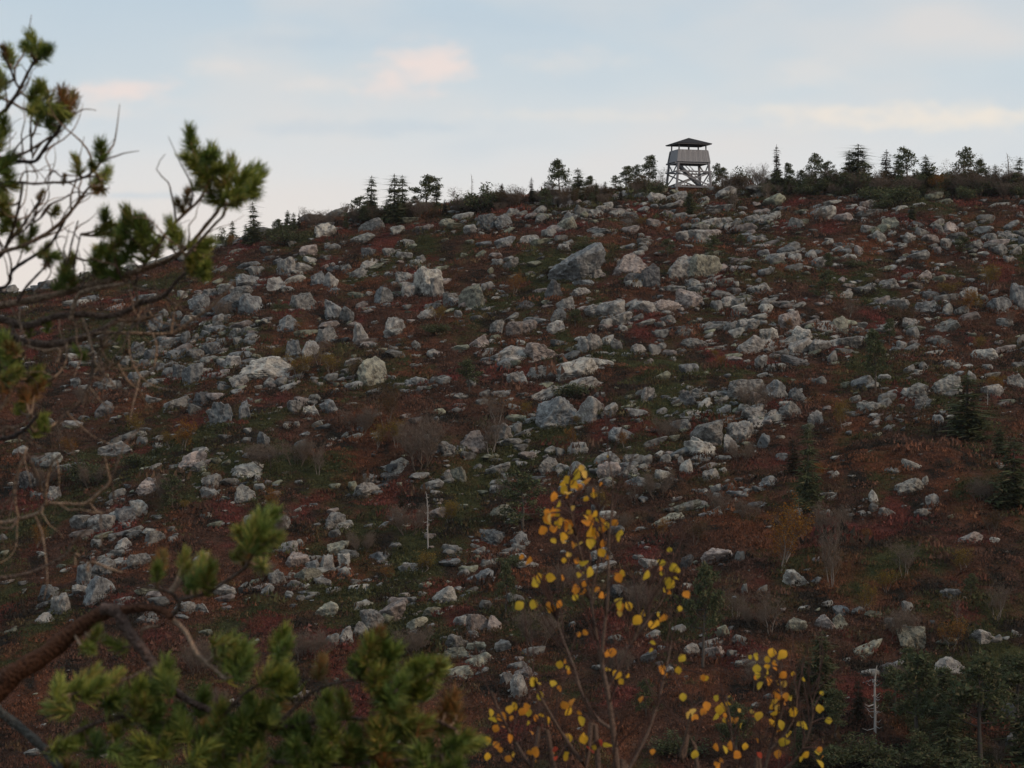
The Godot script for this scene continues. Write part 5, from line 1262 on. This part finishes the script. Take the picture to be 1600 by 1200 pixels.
	var dry := [tuft_mesh(4, [Color(0.26, 0.11, 0.035), Color(0.18, 0.08, 0.03), Color(0.12, 0.10, 0.035), Color(0.30, 0.16, 0.05)], 200, 1.15), tuft_mesh(5, [Color(0.23, 0.10, 0.035), Color(0.13, 0.12, 0.04), Color(0.16, 0.14, 0.045)], 230, 1.0)]
	var r := RandomNumberGenerator.new()
	r.seed = 14
	for k in 46:
		tufts.push_back([r.randf_range(90.0, 720.0), 1225.0 - 130.0 * pow(r.randf(), 1.4), r.randf_range(0.9, 1.2), 1 if r.randf() < 0.15 else 0])
	for t in tufts:
		var best := 1e9
		var j: Array = joints[0]
		for q in joints:
			var dd := Vector2(q[0] - t[0], q[1] - t[1]).length() + maxf(0.0, t[1] - q[1]) * 0.25
			if dd < best:
				best = dd
				j = q
		var from: Vector3 = j[2]
		var p := at_px(t[0], t[1], -from.z + r.randfn() * 0.035)
		var axis := (p - from) * 7.0 + Vector3(0.12, 0.42, 0.0) + Vector3(r.randfn(), r.randfn(), r.randfn()) * 0.28
		axis = axis.normalized()
		var limb: MeshInstance3D = nodes[j[3]]
		var tuft := part("needle_tuft", (dry if t.size() > 3 and t[3] == 1 else green)[r.randi() % (2 if t.size() > 3 and t[3] == 1 else 3)], limb)
		var x := axis.cross(Vector3(0.2, 0.1, 1)).normalized()
		var s: float = t[2] * (1.0 if t[1] < 800 else 0.98)
		tuft.transform = Transform3D(Basis(x, axis, x.cross(axis)) * Basis(Vector3.UP, r.randf() * TAU) * Basis.from_scale(Vector3.ONE * s), p - foot)
		var tb := MB.new()
		var end := p + axis * 0.02 * s
		tb.tube(smooth_path([from - foot, from.lerp(p, 0.5) - foot + Vector3(0, -0.1 * from.distance_to(p), 0), p - foot, end - foot], 2), [0.0026, 0.0025, 0.0024, 0.0024, 0.0023, 0.0022, 0.001], 5)
		part("twig", tb.mesh(M.bark_tan), limb)


func leaf_mesh(mat: Material) -> ArrayMesh:
	# a birch leaf with a folded midrib, stalk end at the origin, tip along +y
	var mb := MB.new()
	var n := 8
	var prof := [0.0, 0.20, 0.34, 0.41, 0.42, 0.38, 0.29, 0.16, 0.0]
	for k in n:
		var y0 := float(k) / n
		var y1 := float(k + 1) / n
		var c0 := Vector3(0, y0, 0.10 * sin(y0 * PI))
		var c1 := Vector3(0, y1, 0.10 * sin(y1 * PI))
		for s in [-1.0, 1.0]:
			var e0 := Vector3(s * prof[k], y0, 0.10 * sin(y0 * PI) + 0.14 * prof[k])
			var e1 := Vector3(s * prof[k + 1], y1, 0.10 * sin(y1 * PI) + 0.14 * prof[k + 1])
			if k == 0:
				mb.tri(c0, e1, c1)
			elif k == n - 1:
				mb.tri(c0, e0, c1)
			else:
				mb.quad(c0, e0, e1, c1)
	return mb.mesh(mat)


func build_birch(called: String, label: String, d0: float, foot_px: float, stems: Array, leaves: Array, bare: int, sd: int) -> void:
	var r := RandomNumberGenerator.new()
	r.seed = sd
	var fx := (foot_px - CX) / F * d0
	var foot := Vector3(fx, height(fx, -d0) - 0.05, -d0)
	var tree := thing(called, label, "birch", foot)
	var joints := []
	for i in stems.size():
		var l: Array = stems[i]
		var pts := []
		var rads := []
		var n: int = l.size()
		var dz := r.randf_range(-0.15, 0.15)
		for k in n:
			var e: Array = l[k]
			if e.size() == 2:      # rooted in the ground
				pts.push_back(Vector3(0.03 * i, -0.05, 0.02 * i))
				rads.push_back(e[1] / F * d0)
			else:
				pts.push_back(at_px(e[0], e[1], d0 + dz * float(k) / n) - foot)
				rads.push_back(e[2] * 0.78 / F * d0)
		var fine := smooth_path(pts, 4)
		var fr := []
		for k in fine.size():
			fr.push_back(lerpf(rads[k / 4], rads[mini(k / 4 + 1, n - 1)], (k % 4) / 4.0))
			var p: Vector3 = fine[k] + foot
			joints.push_back([p.x / -p.z * F + CX, CY + p.y / p.z * F, p])
		var mb := MB.new()
		mb.tube(fine, fr, 7)
		part("stem", mb.mesh(M.birch_stem), tree)
	var shapes := [leaf_mesh(M.leaf0), leaf_mesh(M.leaf1), leaf_mesh(M.leaf2), leaf_mesh(M.leaf3), leaf_mesh(M.leaf4)]
	for k in leaves.size():      # leaves hang in twos and threes
		if r.randf() < 0.6:
			var t: Array = leaves[k]
			leaves.push_back([t[0] + r.randfn() * 9.0, t[1] + r.randfn() * 9.0, t[2] if r.randf() < 0.6 else 1, t[3]])
	for t in leaves:
		var best := 1e9
		var j: Array = joints[0]
		for q in joints:
			var dd := Vector2(q[0] - t[0], (q[1] - t[1] - 25.0) * 0.6).length()
			if dd < best:
				best = dd
				j = q
		var from: Vector3 = j[2]
		var p := at_px(t[0], t[1], -from.z + r.randfn() * 0.05)
		var axis := Vector3(r.randfn() * 0.55, -0.8 + r.randfn() * 0.45, r.randfn() * 0.5).normalized()
		var face := Vector3(r.randfn() * 0.9, r.randfn() * 0.6, 0.8).normalized()
		var x := axis.cross(face).normalized()
		var size: float = (20.0 if t.size() < 4 else t[3]) / F * d0 * r.randf_range(0.6, 1.3)
		var lf := part("leaf", shapes[t[2]], tree)
		lf.transform = Transform3D(Basis(x, axis, x.cross(axis)) * Basis.from_scale(Vector3(size, size, size)), p - axis * size * 0.5 - foot)
		var tb := MB.new()
		var a := p - axis * size * 0.5
		tb.tube(smooth_path([from - foot, from.lerp(a, 0.5) - foot + Vector3(0, 0.10 * from.distance_to(a), 0), a - foot], 3), [0.0016, 0.0016, 0.0015, 0.0014, 0.0012, 0.0010, 0.0007], 4)
		part("twig", tb.mesh(M.birch_twig), tree)
	for k in bare:
		var j: Array = joints[r.randi() % joints.size()]
		if j[1] > 1260.0:
			continue
		var tb := MB.new()
		var p: Vector3 = j[2] - foot
		var dir := Vector3(r.randfn() * 0.5, 1.0, r.randfn() * 0.5).normalized()
		var pts := [p]
		for s in 4:
			dir = (dir + Vector3(r.randfn() * 0.18, 0.1, r.randfn() * 0.18)).normalized()
			p += dir * r.randf_range(0.03, 0.07)
			pts.push_back(p)
		tb.tube(pts, [0.0016, 0.0015, 0.0013, 0.0010, 0.0006], 4)
		part("twig", tb.mesh(M.birch_twig), tree)


func build_birches() -> void:
	var la := []
	var r := RandomNumberGenerator.new()
	r.seed = 3
	# leaf places read off two enlarged tiles; tone 0 yellow, 1 orange, 2 lime, 3 pale yellow, 4 rust
	for e in [[840, 150, 2], [635, 265, 2], [660, 230, 3], [530, 330, 0], [565, 310, 0], [680, 335, 2], [790, 340, 1], [560, 420, 1], [545, 380, 0], [690, 440, 0], [745, 415, 0], [495, 480, 2], [600, 510, 3], [490, 540, 2], [420, 535, 1], [445, 575, 3], [535, 580, 3], [685, 570, 0], [710, 535, 0], [500, 620, 2], [440, 625, 1], [560, 630, 1], [580, 670, 3], [470, 650, 1], [520, 600, 0], [590, 620, 1], [545, 655, 0], [430, 600, 0], [730, 580, 1], [775, 580, 2], [830, 630, 2], [795, 650, 3], [720, 640, 0], [720, 680, 0], [770, 700, 1], [750, 545, 0], [920, 680, 2], [530, 740, 3], [465, 735, 2], [745, 745, 2], [570, 830, 3], [540, 870, 0], [630, 870, 1], [675, 880, 2], [800, 815, 0], [780, 800, 1], [365, 980, 0], [325, 1010, 2], [290, 870, 1], [525, 990, 1], [640, 970, 2], [695, 950, 2], [920, 990, 1], [945, 960, 0], [1105, 970, 2], [1215, 880, 2], [1330, 940, 2], [1220, 960, 2], [1275, 1035, 2], [1240, 1070, 2], [1320, 990, 2], [615, 1070, 1], [680, 1080, 1], [795, 1110, 1], [770, 1075, 1], [615, 1125, 2], [505, 1165, 1], [930, 1180, 2], [985, 1190, 0], [230, 1185, 2]]:
		la.push_back([760.0 + e[0] / 4.444, 680.0 + e[1] / 4.444, e[2], 14.5])
	for e in [[655, 80, 3], [380, 40, 1], [340, 70, 0], [760, 80, 0], [815, 125, 0], [830, 90, 2], [920, 60, 2], [470, 175, 1], [595, 265, 1], [600, 335, 0], [410, 295, 1], [385, 310, 0], [420, 325, 2], [660, 385, 0], [640, 355, 0], [840, 335, 1], [915, 335, 0], [790, 245, 2], [930, 280, 2], [1035, 370, 0], [285, 385, 2], [355, 395, 2], [290, 455, 2], [750, 465, 1], [410, 490, 1], [420, 515, 0], [935, 455, 2], [240, 500, 1], [180, 490, 0], [170, 550, 1], [75, 525, 2], [100, 595, 1], [135, 590, 1], [275, 550, 1], [260, 610, 1], [490, 625, 0], [485, 560, 2], [540, 680, 2], [600, 665, 2], [350, 700, 1], [415, 705, 0], [280, 700, 1], [180, 710, 0], [280, 730, 1], [565, 660, 4], [800, 700, 1], [100, 670, 1], [120, 690, 1], [60, 650, 0], [330, 560, 0], [210, 520, 0], [160, 640, 1], [240, 570, 2], [365, 690, 4], [60, 720, 0], [420, 640, 0]]:
		la.push_back([740.0 + e[0] / 2.857, 930.0 + e[1] / 2.857, e[2], 15.0])
	var sa := [
		[[0, 9], [978, 1320, 8], [968, 1240, 7], [959, 1150, 6], [950, 1087, 5], [941, 1035, 4], [943, 993, 3.4], [950, 930, 3], [951, 851, 2.4], [958, 763, 1.6], [950, 716, 1]],
		[[956, 1140, 4], [929, 1119, 4], [908, 1080, 3.4], [894, 1035, 2.8], [880, 1000, 2.2], [869, 965, 1.4]],
		[[0, 7], [940, 1260, 6], [915, 1200, 4], [890, 1164, 3.4], [866, 1126, 2.8], [840, 1080, 2], [825, 1040, 1.2]],
		[[943, 1060, 3], [930, 980, 2.6], [915, 898, 2.4], [906, 860, 2.2], [895, 815, 2], [888, 770, 1.6], [892, 742, 1]],
		[[948, 1080, 3], [964, 1050, 2.6], [985, 1010, 2.4], [1010, 972, 2], [1030, 945, 1.6], [1050, 910, 1.2], [1058, 890, 0.8]],
		[[990, 1000, 2], [1010, 945, 1.8], [1015, 915, 1.4], [1020, 890, 1]],
		[[0, 6], [880, 1270, 5], [830, 1200, 3.6], [800, 1150, 3], [780, 1110, 2], [768, 1080, 1.2]],
		[[930, 1000, 2], [925, 930, 2], [935, 880, 1.8], [940, 830, 1.4], [935, 800, 1]],
		[[968, 1230, 3.4], [1010, 1150, 3], [1030, 1090, 2.4], [1042, 1040, 1.8], [1050, 1000, 1]]]
	build_birch("yellow_birch_sapling", "slender close birch with a pale stem and scattered yellow leaves", 5.5, 985.0, sa, la, 70, 31)
	var lb := []
	for e in [[1265, 275, 2], [1340, 300, 0], [1380, 265, 0], [1310, 320, 0], [1265, 330, 2], [1305, 350, 2], [1345, 305, 1], [1380, 355, 1], [1425, 350, 0], [1365, 390, 3], [1320, 395, 1], [1280, 405, 2], [1475, 375, 2], [1370, 460, 1], [1395, 450, 1], [1345, 480, 0], [1360, 500, 3], [1420, 460, 2], [1340, 525, 0], [1430, 520, 0], [1330, 570, 0], [1370, 580, 2], [1350, 510, 0], [1380, 480, 1], [1355, 440, 1], [1395, 620, 2], [1380, 655, 2], [1265, 655, 1], [1275, 715, 4], [1360, 710, 1], [1080, 680, 1], [1120, 690, 2], [1105, 740, 1], [985, 710, 2], [1210, 675, 0], [1400, 660, 2], [1555, 505, 2], [1585, 560, 2], [1480, 580, 2], [1540, 700, 2], [1460, 730, 2], [1545, 755, 2], [1480, 710, 0], [980, 520, 3], [990, 545, 1], [1085, 460, 2], [1135, 450, 0], [1140, 480, 0], [1120, 540, 1], [1175, 560, 1], [1190, 580, 2], [1080, 540, 2], [1185, 515, 3], [1040, 495, 1], [1090, 760, 1], [1340, 550, 0], [1330, 500, 0], [1310, 290, 0], [1370, 275, 0]]:
		lb.push_back([740.0 + e[0] / 2.857, 930.0 + e[1] / 2.857, e[2], 13.5])
	var sb := [
		[[0, 7], [1180, 1300, 6], [1190, 1230, 5], [1198, 1190, 4], [1209, 1154, 3.4], [1221, 1112, 2.6], [1219, 1070, 2], [1212, 1028, 1.2]],
		[[1185, 1260, 4], [1160, 1210, 3], [1145, 1160, 2.4], [1140, 1120, 1.8], [1135, 1085, 1]],
		[[0, 6], [1100, 1290, 5], [1066, 1190, 4], [1070, 1160, 3.6], [1076, 1130, 2.4], [1082, 1100, 1.2]],
		[[1195, 1220, 3], [1240, 1190, 2.6], [1262, 1150, 2], [1270, 1110, 1.4], [1262, 1070, 1]],
		[[1205, 1170, 2.4], [1232, 1140, 2], [1245, 1100, 1.6], [1240, 1060, 1]]]
	build_birch("yellow_birch_sapling", "smaller close birch with a dense tuft of yellow leaves", 6.2, 1175.0, sb, lb, 45, 47)


# ---------------------------------------------------------------- materials
func build_materials() -> void:
	var rock_tex := speckle(1024, 3, [Color(0.225, 0.218, 0.21), Color(0.335, 0.325, 0.31), Color(0.43, 0.42, 0.385), Color(0.11, 0.106, 0.104)], 0.006, 0.012)
	var rock_bump := grey_tex(512, 0.012, 6, 8)
	var tints := {"": Color(0.95, 0.92, 0.89), "w": Color(1.22, 1.19, 1.12), "b": Color(0.70, 0.735, 0.77), "p": Color(1.10, 0.95, 0.90), "g": Color(0.94, 0.93, 0.78), "d": Color(0.48, 0.48, 0.50)}
	for k in tints:
		var c: Color = tints[k] * 0.73
		for v in 3:
			var cv: Color = c * [1.0, 0.72, 1.16][v]
			cv.a = 1.0
			M["rock%s%d" % [k, v]] = triplanar(rough(cv, 0.95), rock_tex, [0.13, 0.17, 0.10][v], rock_bump, 14.0)
	var st := StandardMaterial3D.new()
	st.vertex_color_use_as_albedo = true
	st.roughness = 0.95
	st.metallic_specular = 0.25
	M.stones = triplanar(st, rock_tex, 0.13, rock_bump, 5.0)
	var fol := StandardMaterial3D.new()
	fol.vertex_color_use_as_albedo = true
	fol.roughness = 0.8
	fol.metallic_specular = 0.2
	fol.backlight_enabled = true
	fol.backlight = Color(0.75, 0.75, 0.7)
	M.foliage = fol
	var nd := StandardMaterial3D.new()
	nd.vertex_color_use_as_albedo = true
	nd.roughness = 0.55
	nd.metallic_specular = 0.35
	nd.backlight_enabled = true
	nd.backlight = Color(0.35, 0.4, 0.25)
	M.needles = nd
	M.trunk_grey = rough(Color(0.085, 0.072, 0.062))
	M.trunk_pale = rough(Color(0.30, 0.28, 0.26))
	M.trunk_birch = rough(Color(0.20, 0.175, 0.155))
	M.twig = rough(Color(0.135, 0.102, 0.080))
	var bark := speckle(512, 61, [Color(0.62, 0.60, 0.60), Color(1.0, 1.0, 1.0), Color(1.25, 1.22, 1.15), Color(0.40, 0.38, 0.38)], 0.02, 0.04)
	var bark_bump := grey_tex(512, 0.05, 4, 66)
	for e in [["bark_grey", Color(0.20, 0.145, 0.115)], ["bark_tan", Color(0.42, 0.295, 0.205)], ["bark_dark", Color(0.10, 0.08, 0.072)], ["bark_red", Color(0.135, 0.062, 0.036)], ["bark_pink", Color(0.16, 0.11, 0.092)], ["bark_orange", Color(0.36, 0.21, 0.12)], ["bark_lichen", Color(0.13, 0.125, 0.112)]]:
		M[e[0]] = triplanar(rough(e[1]), bark, 5.0, bark_bump, 1.2)
	M.birch_stem = triplanar(rough(Color(0.17, 0.12, 0.095)), bark, 8.0, bark_bump, 0.1)
	M.birch_twig = rough(Color(0.075, 0.045, 0.038))
	var lc := [Color(0.68, 0.38, 0.035), Color(0.66, 0.26, 0.035), Color(0.56, 0.38, 0.04), Color(0.76, 0.46, 0.10), Color(0.30, 0.045, 0.022)]
	for k in 5:
		var m := rough(lc[k], 0.6)
		m.backlight_enabled = true
		m.backlight = (lc[k] * (0.75 / maxf(lc[k].r, lc[k].g))).linear_to_srgb()
		M["leaf%d" % k] = m
	var wood := speckle(512, 71, [Color(0.80, 0.80, 0.82), Color(1.0, 1.0, 1.0), Color(1.12, 1.10, 1.06), Color(0.62, 0.62, 0.64)], 0.02, 0.05)
	M.wood = triplanar(rough(Color(0.24, 0.238, 0.25)), wood, 0.8)
	for k in 3:
		M["board%d" % k] = triplanar(rough([Color(0.30, 0.298, 0.31), Color(0.325, 0.322, 0.33), Color(0.28, 0.28, 0.292)][k]), wood, 0.8)
	M.roofing = triplanar(rough(Color(0.035, 0.034, 0.036)), wood, 1.5)


func _ready() -> void:
	# camera
	var cam := Camera3D.new()
	cam.name = "camera"
	add_child(cam)
	var lens := CameraAttributesPhysical.new()
	lens.frustum_focal_length = 105.0
	lens.frustum_near = 0.1
	lens.frustum_far = 6000.0
	lens.frustum_focus_distance = 210.0
	lens.exposure_aperture = 19.0
	cam.attributes = lens
	cam.fov = rad_to_deg(2.0 * atan(600.0 / F))
	cam.near = 0.1
	cam.far = 6000.0
	cam.position = Vector3.ZERO
	cam.current = true
	# sky, sun, exposure
	var env := Environment.new()
	env.background_mode = Environment.BG_SKY
	env.sky = build_sky()
	env.tonemap_mode = Environment.TONE_MAPPER_LINEAR
	env.tonemap_exposure = 1.0
	env.fog_enabled = true
	env.fog_density = 0.000045
	env.fog_light_color = Color(0.86, 0.88, 0.90)
	env.sdfgi_enabled = true
	env.ssao_enabled = true
	env.ssil_enabled = true
	var we := WorldEnvironment.new()
	we.name = "air"
	we.environment = env
	add_child(we)
	var sun := DirectionalLight3D.new()
	sun.name = "sun"
	sun.light_color = Color(1.0, 0.86, 0.72)
	sun.light_energy = 0.5
	sun.light_angular_distance = 10.0
	sun.shadow_enabled = true
	add_child(sun)
	sun.look_at_from_position(Vector3(0.74, 0.52, 0.42), Vector3.ZERO)

	for e in [[n_low, 1.0 / 48.0, 1], [n_mid, 1.0 / 12.0, 2], [n_fine, 1.0 / 3.2, 3], [n_patch, 1.0 / 9.0, 4]]:
		e[0].noise_type = FastNoiseLite.TYPE_SIMPLEX_SMOOTH
		e[0].seed = e[2]
		e[0].frequency = e[1]
		e[0].fractal_octaves = 2
	build_materials()
	build_terrain()
	build_tower()
	build_boulders()
	build_trees()
	build_pine()
	build_birches()
	ground_cover()
